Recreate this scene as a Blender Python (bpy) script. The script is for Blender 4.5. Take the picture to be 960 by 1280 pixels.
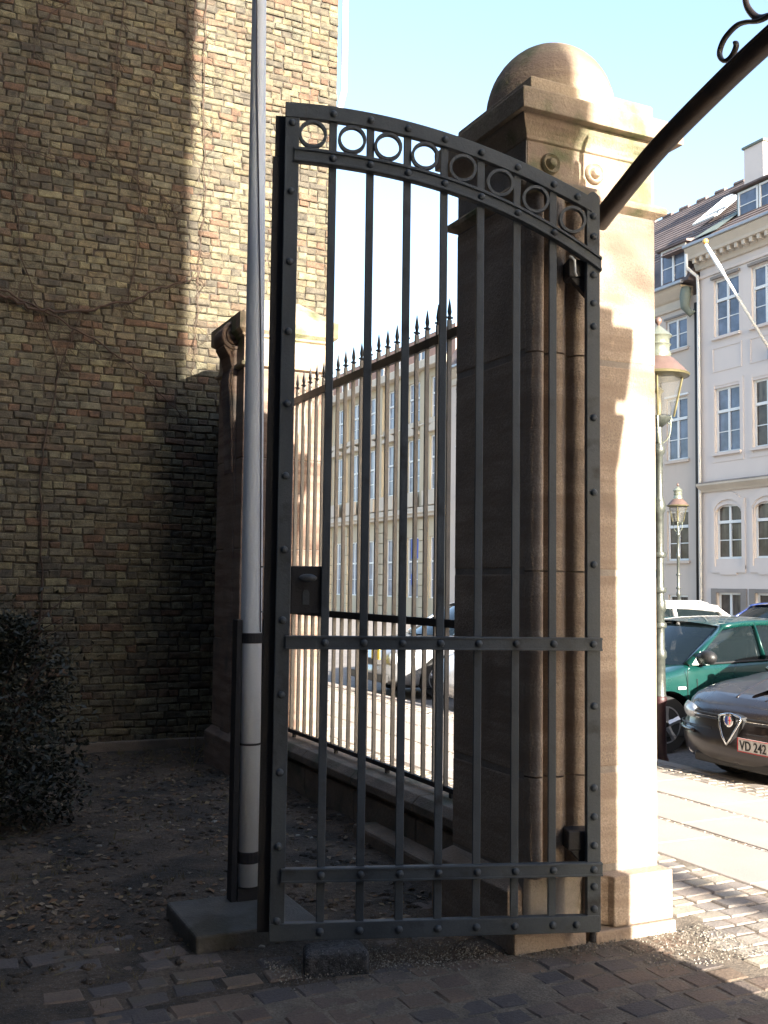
import bpy, bmesh, math, random
from math import sin, cos, pi, radians, sqrt
from mathutils import Vector, Matrix, noise
random.seed(7)
for o in list(bpy.data.objects): bpy.data.objects.remove(o)
SC = bpy.context.scene
COL = SC.collection
# ------------------------------------------------------------------ camera, sky, sun, exposure
# World axes: +Y runs along the street (away), +X towards the street's far side, Z up, metres.
HEAD = radians(25.5); PITCH = math.atan(91/1300.0); ROLL = 0.013
fwd = Vector((sin(HEAD)*cos(PITCH), cos(HEAD)*cos(PITCH), sin(PITCH)))
r0 = Vector((cos(HEAD), -sin(HEAD), 0)); u0 = r0.cross(fwd)
rt = r0*cos(ROLL)+u0*sin(ROLL); up = -r0*sin(ROLL)+u0*cos(ROLL)
cam = bpy.data.cameras.new('camera'); co = bpy.data.objects.new('camera', cam); COL.objects.link(co)
cam.sensor_fit = 'VERTICAL'; cam.sensor_height = 36; cam.lens = 36*1300/1280.0
cam.clip_start = .05; cam.clip_end = 3000
mw = Matrix((rt, up, -fwd)).transposed().to_4x4(); mw.translation = (0, 0, 1.6); co.matrix_world = mw
SC.camera = co
SUN_AZ, SUN_EL = radians(177.1), radians(17.7)
w = bpy.data.worlds.new('World'); SC.world = w; w.use_nodes = True
wn = w.node_tree; wn.nodes.clear()
sky = wn.nodes.new('ShaderNodeTexSky'); sky.sky_type = 'NISHITA'; sky.sun_disc = False
sky.sun_elevation = SUN_EL; sky.sun_rotation = SUN_AZ; sky.air_density = 1.0; sky.dust_density = 2.0; sky.ozone_density = 1.0
bg = wn.nodes.new('ShaderNodeBackground'); bg.inputs[1].default_value = 0.10
wo = wn.nodes.new('ShaderNodeOutputWorld')
wn.links.new(sky.outputs[0], bg.inputs[0]); wn.links.new(bg.outputs[0], wo.inputs[0])
sl = bpy.data.lights.new('sun', 'SUN'); sl.energy = 5.0; sl.angle = radians(.5); sl.color = (1, .92, .80)
so = bpy.data.objects.new('sun', sl); COL.objects.link(so)
SDIR = Vector((sin(SUN_AZ)*cos(SUN_EL), cos(SUN_AZ)*cos(SUN_EL), sin(SUN_EL)))
so.rotation_euler = SDIR.to_track_quat('Z', 'Y').to_euler(); so.location = (0, -20, 30)
SC.view_settings.view_transform = 'Standard'; SC.view_settings.look = 'None'
SC.view_settings.exposure = 2.5; SC.view_settings.gamma = 1
SC.render.engine = 'CYCLES'
SC.cycles.max_bounces = 6

# ------------------------------------------------------------------ materials
def mat(name, base, rough=.8, var=.2, nscale=5, bump=.2, bscale=40, metal=0, pieces=None, stain=None, streak=None,
        coat=0, spec=.5, speck=0, grain=.1, band=None, alpha=1, trans=0, emit=None):
    m = bpy.data.materials.new(name); m.use_nodes = True
    nt = m.node_tree; N = nt.nodes; L = nt.links
    b = N['Principled BSDF']
    geo = N.new('ShaderNodeNewGeometry')
    def noise_n(scale, detail=4, sc=None, rg=.55):
        n = N.new('ShaderNodeTexNoise'); n.inputs['Scale'].default_value = scale; n.inputs['Detail'].default_value = detail
        n.inputs['Roughness'].default_value = rg
        if sc:
            mp = N.new('ShaderNodeMapping'); mp.inputs['Scale'].default_value = sc
            L.new(geo.outputs['Position'], mp.inputs[0]); L.new(mp.outputs[0], n.inputs['Vector'])
        else: L.new(geo.outputs['Position'], n.inputs['Vector'])
        return n
    def mix(fac, a, c, mode='MIX'):
        x = N.new('ShaderNodeMix'); x.data_type = 'RGBA'; x.blend_type = mode
        if isinstance(fac, (int, float)): x.inputs[0].default_value = fac
        else: L.new(fac, x.inputs[0])
        for i, v in ((6, a), (7, c)):
            if isinstance(v, tuple): x.inputs[i].default_value = (*v, 1) if len(v) == 3 else v
            else: L.new(v, x.inputs[i])
        return x.outputs[2]
    def rng(src, a, c, t0=0, t1=1):
        x = N.new('ShaderNodeMapRange'); L.new(src, x.inputs[0])
        x.inputs[1].default_value = a; x.inputs[2].default_value = c; x.inputs[3].default_value = t0; x.inputs[4].default_value = t1
        return x.outputs[0]
    if pieces:
        oi = N.new('ShaderNodeObjectInfo'); at = N.new('ShaderNodeAttribute'); at.attribute_name = 'rnd'
        ad = N.new('ShaderNodeMath'); ad.operation = 'ADD'; L.new(oi.outputs['Random'], ad.inputs[0]); L.new(at.outputs['Fac'], ad.inputs[1])
        fr = N.new('ShaderNodeMath'); fr.operation = 'FRACT'; L.new(ad.outputs[0], fr.inputs[0])
        cr = N.new('ShaderNodeValToRGB'); cr.color_ramp.interpolation = 'CONSTANT'
        e = cr.color_ramp.elements
        while len(e) < len(pieces): e.new(.5)
        for i, c in enumerate(pieces): e[i].position = i/len(pieces); e[i].color = (*c, 1)
        L.new(fr.outputs[0], cr.inputs[0]); col = cr.outputs[0]
    else: col = base
    n1 = noise_n(nscale)
    v1 = rng(n1.outputs[0], .3, .7, 1-var, 1+var)
    g = N.new('ShaderNodeCombineColor'); [L.new(v1, g.inputs[i]) for i in range(3)]
    col = mix(1, col, g.outputs[0], 'MULTIPLY')
    if grain:
        n2 = noise_n(bscale*2, 2)
        v2 = rng(n2.outputs[0], .25, .75, 1-grain, 1+grain)
        g2 = N.new('ShaderNodeCombineColor'); [L.new(v2, g2.inputs[i]) for i in range(3)]
        col = mix(1, col, g2.outputs[0], 'MULTIPLY')
    if band:
        n3 = noise_n(band[1], 3, (.6, .6, 6)); col = mix(rng(n3.outputs[0], .42, .62), col, band[0])
    if stain:
        n4 = noise_n(stain[1], 5); col = mix(rng(n4.outputs[0], stain[2], stain[2]+.14), col, stain[0])
    if streak:
        n5 = noise_n(streak[1], 4, (1, 1, .12)); col = mix(rng(n5.outputs[0], streak[2], streak[2]+.15), col, streak[0])
    if speck:
        n6 = noise_n(160, 1); col = mix(rng(n6.outputs[0], .66, .7, 0, speck), col, (.5, .5, .5))
    if isinstance(col, tuple): b.inputs['Base Color'].default_value = (*col, 1)
    else: L.new(col, b.inputs['Base Color'])
    b.inputs['Metallic'].default_value = metal
    rr = rng(n1.outputs[0], .3, .7, max(0, rough-.07), min(1, rough+.07)); L.new(rr, b.inputs['Roughness'])
    b.inputs['Specular IOR Level'].default_value = spec
    if coat: b.inputs['Coat Weight'].default_value = coat; b.inputs['Coat Roughness'].default_value = .04
    if trans: b.inputs['Transmission Weight'].default_value = trans; b.inputs['IOR'].default_value = 1.1
    if alpha < 1: b.inputs['Alpha'].default_value = alpha
    if bump:
        nb = noise_n(bscale, 5, rg=.65); bp = N.new('ShaderNodeBump'); bp.inputs['Strength'].default_value = min(1, bump); bp.inputs['Distance'].default_value = .01*max(1, bump)
        L.new(nb.outputs[0], bp.inputs['Height']); L.new(bp.outputs[0], b.inputs['Normal'])
    return m
BR = [(0.110, 0.095, 0.060), (0.124, 0.103, 0.062), (0.085, 0.074, 0.051), (0.097, 0.069, 0.046), (0.147, 0.130, 0.078), (0.100, 0.087, 0.059), (0.064, 0.056, 0.043), (0.121, 0.100, 0.063),
      (0.107, 0.093, 0.063), (0.105, 0.065, 0.042), (0.094, 0.087, 0.063), (0.114, 0.101, 0.067), (0.074, 0.063, 0.045), (0.138, 0.125, 0.082), (0.090, 0.069, 0.047), (0.103, 0.091, 0.060)]
m_brick = mat('old_yellow_brick', None, .92, .45, 16, .7, 60, pieces=BR, stain=((.075, .064, .052), .9, .64), streak=((.10, .065, .045), 1.6, .66), grain=.45)
m_mortar = mat('lime_mortar', (.070, .060, .049), .95, .6, 14, 1, 40, grain=.3, stain=((.05, .04, .035), 1.3, .5))
m_bwall = mat('plain_brickwork', (.20, .15, .10), .95, .3, 3, .6, 30)
m_stone = mat('brown_sandstone', (.345, .275, .215), .9, .2, 3, .8, 55, band=((.28, .215, .165), 2.2), stain=((.18, .15, .125), 2.1, .60), streak=((.20, .155, .12), 5, .62), grain=.28)
m_stone2 = mat('weathered_cap_sandstone', (0.412, 0.326, 0.227), .92, .25, 3, .7, 50, stain=((0.143, 0.159, 0.081), 3.6, .5), band=((0.317, 0.238, 0.179), 1.8), grain=.2)
m_joint = mat('stone_joint_mortar', (.26, .23, .20), .95, .2, 8, .5, 60)
m_stone3 = mat('red_sandstone', (0.253, 0.190, 0.149), .9, .25, 4, .7, 50, band=((0.184, 0.121, 0.092), 2.5), stain=((0.115, 0.103, 0.092), 2, .57), grain=.2)
m_coping = mat('coping_stone', (.19, .15, .115), .92, .25, 5, .7, 50, stain=((.10, .10, .07), 3, .5), grain=.2)
m_gate = mat('dark_grey_gate_paint', (.058, .070, .082), .55, .2, 3, .18, 70, stain=((.028, .030, .034), 7, .58), streak=((.060, .055, .050), 14, .66), grain=.1, spec=.45)
m_gdark = mat('black_iron', (.022, .022, .025), .6, .2, 6, .2, 80, spec=.4)
m_fence = mat('grey_fence_paint', (.20, .18, .155), .6, .2, 6, .2, 80)
m_arch = mat('brown_black_iron', (.035, .026, .022), .42, .25, 10, .2, 70, spec=.5, streak=((.09, .06, .035), 3, .58))
m_pole = mat('white_pole_paint', (.78, .82, .86), .45, .05, 2, .05, 60, grain=.03, streak=((.62, .64, .62), 8, .63))
m_conc = mat('concrete', (.105, .100, .092), .95, .25, 6, .7, 60, stain=((.065, .062, .05), 4, .5))
m_earth = mat('dark_garden_earth', (.082, .060, .042), 1, .5, 3.0, 2.2, 28, stain=((.034, .028, .022), 2.2, .47), grain=.4, speck=.25)
m_sett = mat('granite_setts', None, .82, .15, 6, .6, 70, pieces=[(0.280, 0.246, 0.209), (0.314, 0.274, 0.220), (0.258, 0.224, 0.198), (0.336, 0.291, 0.231), (0.269, 0.224, 0.193), (0.302, 0.269, 0.231), (0.224, 0.196, 0.176), (0.325, 0.269, 0.220)], grain=.25, stain=((0.112, 0.101, 0.083), 3, .58))
m_clink = mat('worn_paving_brick', None, .85, .2, 6, .7, 60, pieces=[(0.127, 0.091, 0.071), (0.152, 0.110, 0.079), (0.102, 0.084, 0.075), (0.162, 0.114, 0.083), (0.122, 0.095, 0.079), (0.086, 0.074, 0.071), (0.142, 0.101, 0.075)], grain=.25, stain=((0.091, 0.076, 0.054), 3, .55))
m_sand = mat('sandy_joint_filling', (.16, .13, .10), 1, .3, 8, 1, 60, grain=.4)
m_slab = mat('granite_paving_slab', None, .8, .06, 3, .25, 70, pieces=[(.36, .31, .27), (.38, .33, .28), (.34, .30, .27), (.39, .33, .29)], grain=.12, speck=.3)
m_street = mat('cobbled_roadway', (.20, .18, .165), .85, .2, 5, 1, 14, grain=.3)
m_ground = mat('far_ground', (.12, .11, .10), .95, .2, .3, .3, 5)
m_grit = mat('pale_grit', None, .9, .2, 9, .3, 80, pieces=[(0.210, 0.190, 0.160), (0.140, 0.122, 0.102), (0.266, 0.245, 0.205), (0.105, 0.095, 0.077)])
m_leafl = mat('dead_leaves', None, .8, .3, 20, .2, 60, pieces=[(.14, .075, .035), (.10, .06, .035), (.17, .12, .06), (.07, .05, .04), (.20, .15, .10)])
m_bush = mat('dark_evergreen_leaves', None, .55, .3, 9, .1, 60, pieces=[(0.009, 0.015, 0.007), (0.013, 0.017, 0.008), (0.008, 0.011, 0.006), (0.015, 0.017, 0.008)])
m_twig = mat('bare_stem', (.055, .034, .024), .9, .3, 12, .4, 80)
m_grass = mat('dry_grass', (.12, .10, .05), .9, .3, 12, 0)
m_plas = mat('pale_grey_render', (.66, .60, .565), .9, .04, .7, .15, 50, grain=.03, streak=((.59, .53, .50), 1.1, .58))
m_plas2 = mat('beige_render', (.56, .49, .43), .9, .04, .7, .15, 50, grain=.03, streak=((.48, .42, .37), 1.1, .58))
m_corn = mat('cream_cornice', (.55, .49, .41), .85, .08, 2, .1, 50)
m_pale = mat('yellow_limestone_render', (0.484, 0.424, 0.314), .9, .12, .5, .2, 20, streak=((0.363, 0.310, 0.231), 1.0, .55))
m_redr = mat('reddish_attic_brick', (0.336, 0.217, 0.180), .9, .15, .8, .3, 20)
m_trim = mat('white_window_paint', (.74, .76, .76), .5, .04, 4, .05, 60)
m_base = mat('grey_basement_render', (.24, .22, .205), .9, .12, 2, .3, 40)
m_tile = mat('dark_roof_tiles', (.13, .10, .095), .8, .25, 3, .6, 30, stain=((.085, .065, .065), 1, .5))
m_zinc = mat('zinc_gutter', (.33, .34, .36), .45, .15, 4, .1, 40, metal=.5)
m_lead = mat('green_grey_lead', (.15, .18, .155), .7, .2, 3, .2, 30)
m_win = mat('window_glass', (.12, .15, .215), .1, .45, 1.6, .04, 3, spec=.45, grain=0)
m_pwin = mat('glass_with_painted_reflection', (0.240, 0.272, 0.336), .15, .3, 1.6, .04, 3, spec=.4, grain=0)  # pale reflection is put into the glass base colour
m_winw = mat('window_glass_with_curtain', (.075, .062, .056), .12, .5, 2.5, .04, 3, spec=.3, grain=0, streak=((.20, .18, .14), 3, .56))
m_skyl = mat('bright_skylight_blind', (.75, .75, .74), .4, .05, 3, 0)
m_gpaint = mat('green_car_paint', (.003, .042, .036), .3, .04, 2, 0, coat=1, metal=.25, grain=0)
m_apaint = mat('dark_grey_car_paint', (.024, .019, .020), .3, .04, 2, 0, coat=.4, metal=.2, grain=0)
m_wpaint = mat('white_car_paint', (.78, .78, .78), .25, .03, 2, 0, coat=1, grain=0)
m_bpaint = mat('blue_car_paint', (.03, .05, .17), .25, .03, 2, 0, coat=1, metal=.3, grain=0)
m_spaint = mat('silver_car_paint', (.36, .37, .39), .28, .03, 2, 0, coat=1, metal=.5, grain=0)
m_cglass = mat('car_glass', (.006, .010, .012), .04, .1, 2, 0, spec=.35, grain=0, alpha=.90)
m_rub = mat('tyre_rubber', (.018, .018, .018), .8, .2, 9, .2, 60)
m_alloy = mat('alloy_rim', (.42, .42, .43), .35, .1, 9, 0, metal=.7)
m_chrome = mat('chrome', (.75, .76, .77), .12, .02, 9, 0, metal=1, grain=0)
m_blk = mat('black_plastic', (.015, .015, .016), .5, .1, 9, .05, 60)
m_lens = mat('headlight_lens', (.62, .64, .66), .1, .15, 20, .1, 30, spec=.9, grain=0)
m_seat = mat('car_seat_fabric', (.09, .09, .09), .9, .2, 9, .1, 60)
m_paper = mat('pale_sunshade', (.62, .68, .62), .6, .05, 9, 0)
m_red = mat('red_plastic', (.55, .02, .03), .4, .05, 9, 0)
m_plate = mat('number_plate_white', (.74, .71, .66), .5, .04, 9, 0)
m_yel = mat('yellow_plate', (.80, .62, .03), .5, .04, 9, 0)
m_ink = mat('plate_lettering_black', (.02, .02, .02), .6, .05, 9, 0)
m_lampg = mat('lamp_post_green_black', (.035, .04, .035), .4, .3, 20, .3, 60, spec=.6)
m_lampr = mat('lamp_foot_dark_red', (.035, .013, .014), .5, .3, 20, .3, 60)
m_copper = mat('lamp_copper_hood', (0.128, 0.084, 0.072), .5, .15, 8, .1, 40, metal=.3)
m_brass = mat('lamp_rim_brass', (.14, .125, .065), .4, .2, 8, .1, 40, metal=.5)
m_lampw = mat('lamp_lantern_metal', (.20, .22, .18), .35, .15, 12, .1, 40, metal=.5)
m_lglass = mat('lantern_glass', (.16, .155, .14), .15, .1, 6, .05, 30, spec=.6, alpha=.28, grain=0)
m_blue = mat('blue_sign', (.03, .08, .38), .5, .05, 9, 0)
m_gold = mat('gold_ball', (.75, .42, .12), .35, .05, 9, 0, metal=.5)
m_granite = mat('rough_dark_granite', (.05, .05, .052), .9, .5, 18, 2, 30, grain=.5, speck=.3, stain=((.10, .10, .09), 12, .6))
m_rope = mat('dark_halyard', (.08, .08, .09), .9, .2, 40, 0)
m_courtwall = mat('courtyard_render', (.16, .14, .12), .95, .15, 1, .2, 30)

# ------------------------------------------------------------------ builders
class MB:
    def __init__(s): s.v = []; s.f = []; s.r = []
    def add(s, vs, fs, rnd=0.0):
        n = len(s.v); s.v += [tuple(p) for p in vs]; s.f += [tuple(i+n for i in q) for q in fs]; s.r += [rnd]*len(fs); return s
    def box(s, x0, x1, y0, y1, z0, z1, rnd=0.0):
        return s.add([(x0, y0, z0), (x1, y0, z0), (x1, y1, z0), (x0, y1, z0), (x0, y0, z1), (x1, y0, z1), (x1, y1, z1), (x0, y1, z1)],
                     [(0, 3, 2, 1), (4, 5, 6, 7), (0, 1, 5, 4), (1, 2, 6, 5), (2, 3, 7, 6), (3, 0, 4, 7)], rnd)
    def prism(s, poly, a0, a1, axis='z'):
        def P(p, a): return {'z': (p[0], p[1], a), 'y': (p[0], a, p[1]), 'x': (a, p[0], p[1])}[axis]
        n = len(poly); vs = [P(p, a0) for p in poly]+[P(p, a1) for p in poly]
        fs = [(i, (i+1) % n, (i+1) % n+n, i+n) for i in range(n)]+[tuple(range(n))[::-1], tuple(range(n, 2*n))]
        return s.add(vs, fs)
    def tube(s, pts, r, seg=8, caps=True, flat=None):
        pts = [Vector(p) for p in pts]; n = len(pts)
        rs = r if isinstance(r, (list, tuple)) else [r]*n
        vs = []; fs = []; prev = None
        for i, p in enumerate(pts):
            t = (pts[min(i+1, n-1)]-pts[max(i-1, 0)]).normalized()
            if prev is None:
                a = Vector((0, 0, 1)) if abs(t.z) < .9 else Vector((1, 0, 0))
                u = t.cross(a).normalized()
            else: u = (prev-t*prev.dot(t)).normalized()
            prev = u; v = t.cross(u)
            for k in range(seg):
                a = 2*pi*k/seg; vs.append(p+(u*cos(a)+v*sin(a)*(flat or 1))*rs[i])
        for i in range(n-1):
            for k in range(seg):
                k2 = (k+1) % seg; fs.append((i*seg+k, i*seg+k2, (i+1)*seg+k2, (i+1)*seg+k))
        if caps: fs += [tuple(range(seg))[::-1], tuple((n-1)*seg+k for k in range(seg))]
        return s.add(vs, fs)
    def lathe(s, prof, c=(0, 0, 0), axis='z', seg=20, cap=True):
        vs = []; fs = []; n = len(prof)
        for (r, h) in prof:
            for k in range(seg):
                a = 2*pi*k/seg; x, y = r*cos(a), r*sin(a)
                q = {'z': (x, y, h), 'y': (x, -h, y), 'x': (h, x, y)}[axis]
                vs.append((q[0]+c[0], q[1]+c[1], q[2]+c[2]))
        for i in range(n-1):
            for k in range(seg):
                k2 = (k+1) % seg; fs.append((i*seg+k, i*seg+k2, (i+1)*seg+k2, (i+1)*seg+k))
        if cap: fs += [tuple(range(seg))[::-1], tuple((n-1)*seg+k for k in range(seg))]
        return s.add(vs, fs)
    def frame_loft(s, x0, x1, y0, y1, prof):          # mouldings round a rectangle: prof = [(outset, z)]
        vs = []; fs = []
        for (o, z) in prof: vs += [(x0-o, y0-o, z), (x1+o, y0-o, z), (x1+o, y1+o, z), (x0-o, y1+o, z)]
        for i in range(len(prof)-1):
            for k in range(4):
                k2 = (k+1) % 4; fs.append((i*4+k, i*4+k2, i*4+4+k2, i*4+4+k))
        n = len(prof); fs += [(3, 2, 1, 0), tuple(4*(n-1)+k for k in range(4))]
        return s.add(vs, fs)
    def mesh(s, name, smooth=False):
        me = bpy.data.meshes.new(name); me.from_pydata(s.v, [], s.f); me.update()
        if any(s.r):
            at = me.attributes.new('rnd', 'FLOAT', 'FACE'); at.data.foreach_set('value', s.r)
        bm = bmesh.new(); bm.from_mesh(me); bmesh.ops.recalc_face_normals(bm, faces=bm.faces); bm.to_mesh(me); bm.free()
        if smooth: me.shade_smooth() if hasattr(me, 'shade_smooth') else [setattr(p, 'use_smooth', True) for p in me.polygons]
        return me
def worg(o):
    p = Vector((0, 0, 0))
    while o is not None: p = p+o.location; o = o.parent
    return p
def build(name, mb, m, parent=None, smooth=False, bevel=0, local=False, auto=None):
    if parent is not None and not local:
        d = worg(parent); mb.v = [(x-d.x, y-d.y, z-d.z) for x, y, z in mb.v]
    me = mb.mesh(name, smooth); me.materials.append(m)
    if auto is not None:
        me.shade_smooth()
        try: me.set_sharp_from_angle(angle=radians(auto))
        except Exception: pass
    o = bpy.data.objects.new(name, me); COL.objects.link(o); o.parent = parent
    if bevel:
        b = o.modifiers.new('bevel', 'BEVEL'); b.width = bevel; b.segments = 2; b.limit_method = 'ANGLE'
    return o
def inst(src, name, parent, loc, rot=None, scale=None):
    o = src.copy(); o.name = name; COL.objects.link(o); o.parent = parent; o.location = loc
    if rot: o.rotation_euler = rot
    if scale: o.scale = scale
    return o
def put(me, name, parent, loc, rot=None, scale=None, m=None):
    o = bpy.data.objects.new(name, me); COL.objects.link(o); o.parent = parent; o.location = loc
    if rot: o.rotation_euler = rot
    if scale: o.scale = scale
    return o
def thing(name, label, cat, loc=(0, 0, 0), rz=0, group=None):
    o = bpy.data.objects.new(name, None); COL.objects.link(o); o.location = loc; o.rotation_euler = (0, 0, rz)
    o.empty_display_size = .1; o['label'] = label; o['category'] = cat
    if group: o['group'] = group
    return o
def tag(o, label, cat, group=None):
    o['label'] = label; o['category'] = cat
    if group: o['group'] = group
    return o
def kind(o, k): o['kind'] = k; return o
R = random.Random(11)
def chunk(mb, c, ax, hw, hh, d, ch=.006, jit=.003, rnd=0.0):
    """a worn block: c centre of its back face, ax=(u,v,n) axes, half width/height, depth d, chamfer"""
    u, v, n = ax; c = Vector(c)
    cor = []
    for sx, sy in ((-1, -1), (1, -1), (1, 1), (-1, 1)):
        cor.append((sx*hw+R.uniform(-jit, jit), sy*hh+R.uniform(-jit, jit)))
    vs = []
    for lev, ins in ((0, 0), (d-ch, 0), (d, ch*1.3)):
        for (a, b) in cor:
            a2 = a-math.copysign(ins, a); b2 = b-math.copysign(ins, b)
            vs.append(c+u*a2+v*b2+n*(lev+(R.uniform(-jit, jit)*.6 if lev == d else 0)))
    fs = []
    for l in (0, 4):
        for k in range(4):
            k2 = (k+1) % 4; fs.append((l+k, l+k2, l+4+k2, l+4+k))
    fs.append((8, 9, 10, 11))
    return mb.add(vs, fs, rnd)
XU, YU, ZU = Vector((1, 0, 0)), Vector((0, 1, 0)), Vector((0, 0, 1))
def pix(p):
    d = Vector(p)-Vector((0, 0, 1.6)); z = d.dot(fwd)
    if z < .1: return None
    return 480+1300*d.dot(rt)/z, 640-1300*d.dot(up)/z, z
def inview(p, mar=20):
    q = pix(p); return q is not None and -mar < q[0] < 960+mar and -mar < q[1] < 1280+mar

# ------------------------------------------------------------------ ground, street, pavement
kind(build('ground', MB().add([(-600, -600, -.25), (900, -600, -.25), (900, 1500, -.25), (-600, 1500, -.25)], [(0, 1, 2, 3)]), m_ground), 'structure')
kind(build('street', MB().box(6.6, 20.6, -70, 160, -.24, -.10), m_street), 'structure')
pave = kind(build('pavement', MB().box(3.2, 6.5, -70, 160, -.24, -.007), m_sand), 'structure')
fpave = kind(build('far_pavement', MB().box(20.8, 23.0, -70, 160, -.24, .02), m_slab), 'structure')
# courtyard: an uneven earth sheet
def earth_z(x, y):
    z = .02*noise.noise(Vector((x*1.3, y*1.3, 0)))+.012*noise.noise(Vector((x*5, y*5, 3)))+.006*noise.noise(Vector((x*17, y*17, 7)))
    if y < 4.9: z = z*max(.25, (y-3.7)/1.2)-.012 if y > 3.7 else z*.25-.012
    return z
def sheet(x0, x1, y0, y1, st, zf):
    mb = MB(); nx = int((x1-x0)/st); ny = int((y1-y0)/st)
    vs = [(x0+(x1-x0)*i/nx, y0+(y1-y0)*j/ny, zf(x0+(x1-x0)*i/nx, y0+(y1-y0)*j/ny)) for j in range(ny+1) for i in range(nx+1)]
    fs = [(j*(nx+1)+i, j*(nx+1)+i+1, (j+1)*(nx+1)+i+1, (j+1)*(nx+1)+i) for j in range(ny) for i in range(nx)]
    return mb.add(vs, fs)
court = kind(build('courtyard_ground', sheet(-2.6, 3.2, 2.0, 10.2, .04, earth_z), m_earth, smooth=True), 'structure')
kind(build('courtyard_ground', MB().box(-9, 3.2, -12, 10.1, -.24, -.045), m_earth), 'structure')
gate_strip = kind(build('gateway_paving', sheet(-.6, 3.36, 1.5, 3.96, .05, lambda x, y: -.005+.006*noise.noise(Vector((x*4, y*4, 2)))+.004*noise.noise(Vector((x*15, y*15, 5)))), m_sand, smooth=True), 'structure')

# slabs (three rows), sett strips and kerb
slab_rows = [(4.32, 4.942), (4.982, 5.545), (5.585, 6.18)]
smesh = {}
cnt = 0
slab_stuff = MB()
for ri, (a, b) in enumerate(slab_rows):
    y = -3.0+ri*.37
    while y < 60:
        L_ = .92
        if y < 22:
            key = (ri,)
            if key not in smesh:
                mb = MB(); chunk(mb, (0, 0, -.05), (XU, YU, ZU), (b-a)/2-.004, L_/2-.004, .05, .004, .001)
                smesh[key] = mb.mesh('paving_slab'); smesh[key].materials.append(m_slab)
            put(smesh[key], 'paving_slab', pave, ((a+b)/2, y+L_/2, R.uniform(-.002, .002)))
        else: chunk(slab_stuff, ((a+b)/2, y+L_/2, -.05), (XU, YU, ZU), (b-a)/2-.004, L_/2-.004, .05, .004, .001, R.random()+.001)
        y += L_
kind(build('paving_slabs', slab_stuff, m_slab, pave), 'stuff')
kst = MB(); chunk(kst, (0, 0, -.12), (XU, YU, ZU), .055, .495, .125, .012, .002); km = kst.mesh('kerb_stone'); km.materials.append(m_slab)
kerb = kind(build('kerb', MB().box(6.51, 6.60, -70, 160, -.24, -.03), m_sand), 'structure')
for i in range(26): put(km, 'kerb_stone', kerb, (6.555, -2.5+i, 0))

# setts: candidates collected, the largest in view become parts, the rest one part
def setts(parent, cand, m, name, limit=290, variants=6):
    meshes = {}
    sc = []
    for c in cand:
        x, y, z, hw, hh, rz = c
        q = pix((x, y, z)); s = 0
        if q and -30 < q[0] < 990 and -30 < q[1] < 1310: s = hw*hh/q[2]**2/q[2]
        sc.append((s, c))
    sc.sort(key=lambda t: -t[0])
    rest = MB(); n = 0
    for i, (s, (x, y, z, hw, hh, rz)) in enumerate(sc):
        if i < limit and s > 0 and 1300*2*max(hw, hh)/pix((x, y, z))[2] > 9:
            key = (round(hw*200)/200, round(hh*400)/400, R.randrange(variants))
            if key not in meshes:
                mb = MB(); chunk(mb, (0, 0, -.06), (XU, YU, ZU), key[0], key[1], .06, .007, .0045)
                me = mb.mesh(name); me.materials.append(m); meshes[key] = me
            put(meshes[key], name, parent, (x, y, z), (R.uniform(-.014, .014), R.uniform(-.014, .014), rz)); n += 1
        else:
            u = Vector((cos(rz), sin(rz), 0)); v = Vector((-sin(rz), cos(rz), 0))
            chunk(rest, (x, y, z-.06), (u, v, ZU), hw, hh, .06, .007, .0045, R.random()+.001)
    if rest.v: kind(build(name+'s', rest, m, parent), 'stuff')
    return n
cand = []
y = .2; row = 0
while y < 24:                                         # setts between fence and slabs
    h = R.choice((.10, .11, .12, .13)); x = 3.42+(.05 if row % 2 else 0)
    while x < 4.27:
        wd = R.choice((.14, .16, .18, .20)); wd = min(wd, 4.30-x)
        if wd > .06 and not (x < 3.52 and 3.85 < y < 4.85): cand.append((x+wd/2, y+h/2, R.uniform(-.003, .003), wd/2-.004, h/2-.004, R.uniform(-.03, .03)))
        x += wd
    y += h; row += 1
for xs in (4.932, 5.535):                                # narrow strips between the slab rows
    y = 1.0
    while y < 26:
        cand.append((xs+.03, y+.035, R.uniform(-.005, -.001), .018, .033, R.uniform(-.05, .05))); y += .072
setts(pave, cand, m_sett, 'sett')
cand = []
y = 3.0
while y < 26:
    h = R.choice((.09, .10, .11)); x = 6.19
    while x < 6.49: cand.append((x+.05, y+h/2, R.uniform(-.006, .003), .043, h/2-.007, R.uniform(-.06, .06))); x += .102
    y += h
setts(kerb, cand, m_sett, 'kerbside_sett', limit=280)
cand = []
y = 1.7; row = 0
while y < 3.94:                                        # worn paving bricks across the gateway
    x = .6-(.11 if row % 2 else 0)
    while x < 3.36:
        wd = R.uniform(.13, .185)
        if x+wd < 3.40 and not (x > 2.45 and y > 3.86): cand.append((x+wd/2, y+.066, R.uniform(-.006, .001), wd/2-.006, .061, R.uniform(-.03, .03)))
        x += wd
    y += .136; row += 1
setts(gate_strip, cand, m_clink, 'paving_brick')
cand = []
for j in range(9):                                     # half-buried flat stones at the courtyard's front
    y = 3.98+j*.155; x = -.5+R.uniform(0, .1)
    while x < 2.5:
        wd = R.uniform(.14, .24)
        keep = 1 if j < 4 else (.75 if j < 6 else .3)
        zz = -.004-.004*max(0, j-3)
        if R.random() < keep and not (1.25 < x < 2.15 and y > 4.35) and not (1.5 < x < 2.0 and 4.0 < y < 4.25):
            cand.append((x+wd/2, y+R.uniform(-.02, .02), zz+R.uniform(-.012, .006), wd/2-.012, R.uniform(.05, .07), R.uniform(-.15, .15)))
        x += wd
setts(court, cand, m_clink, 'paving_stone')
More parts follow.
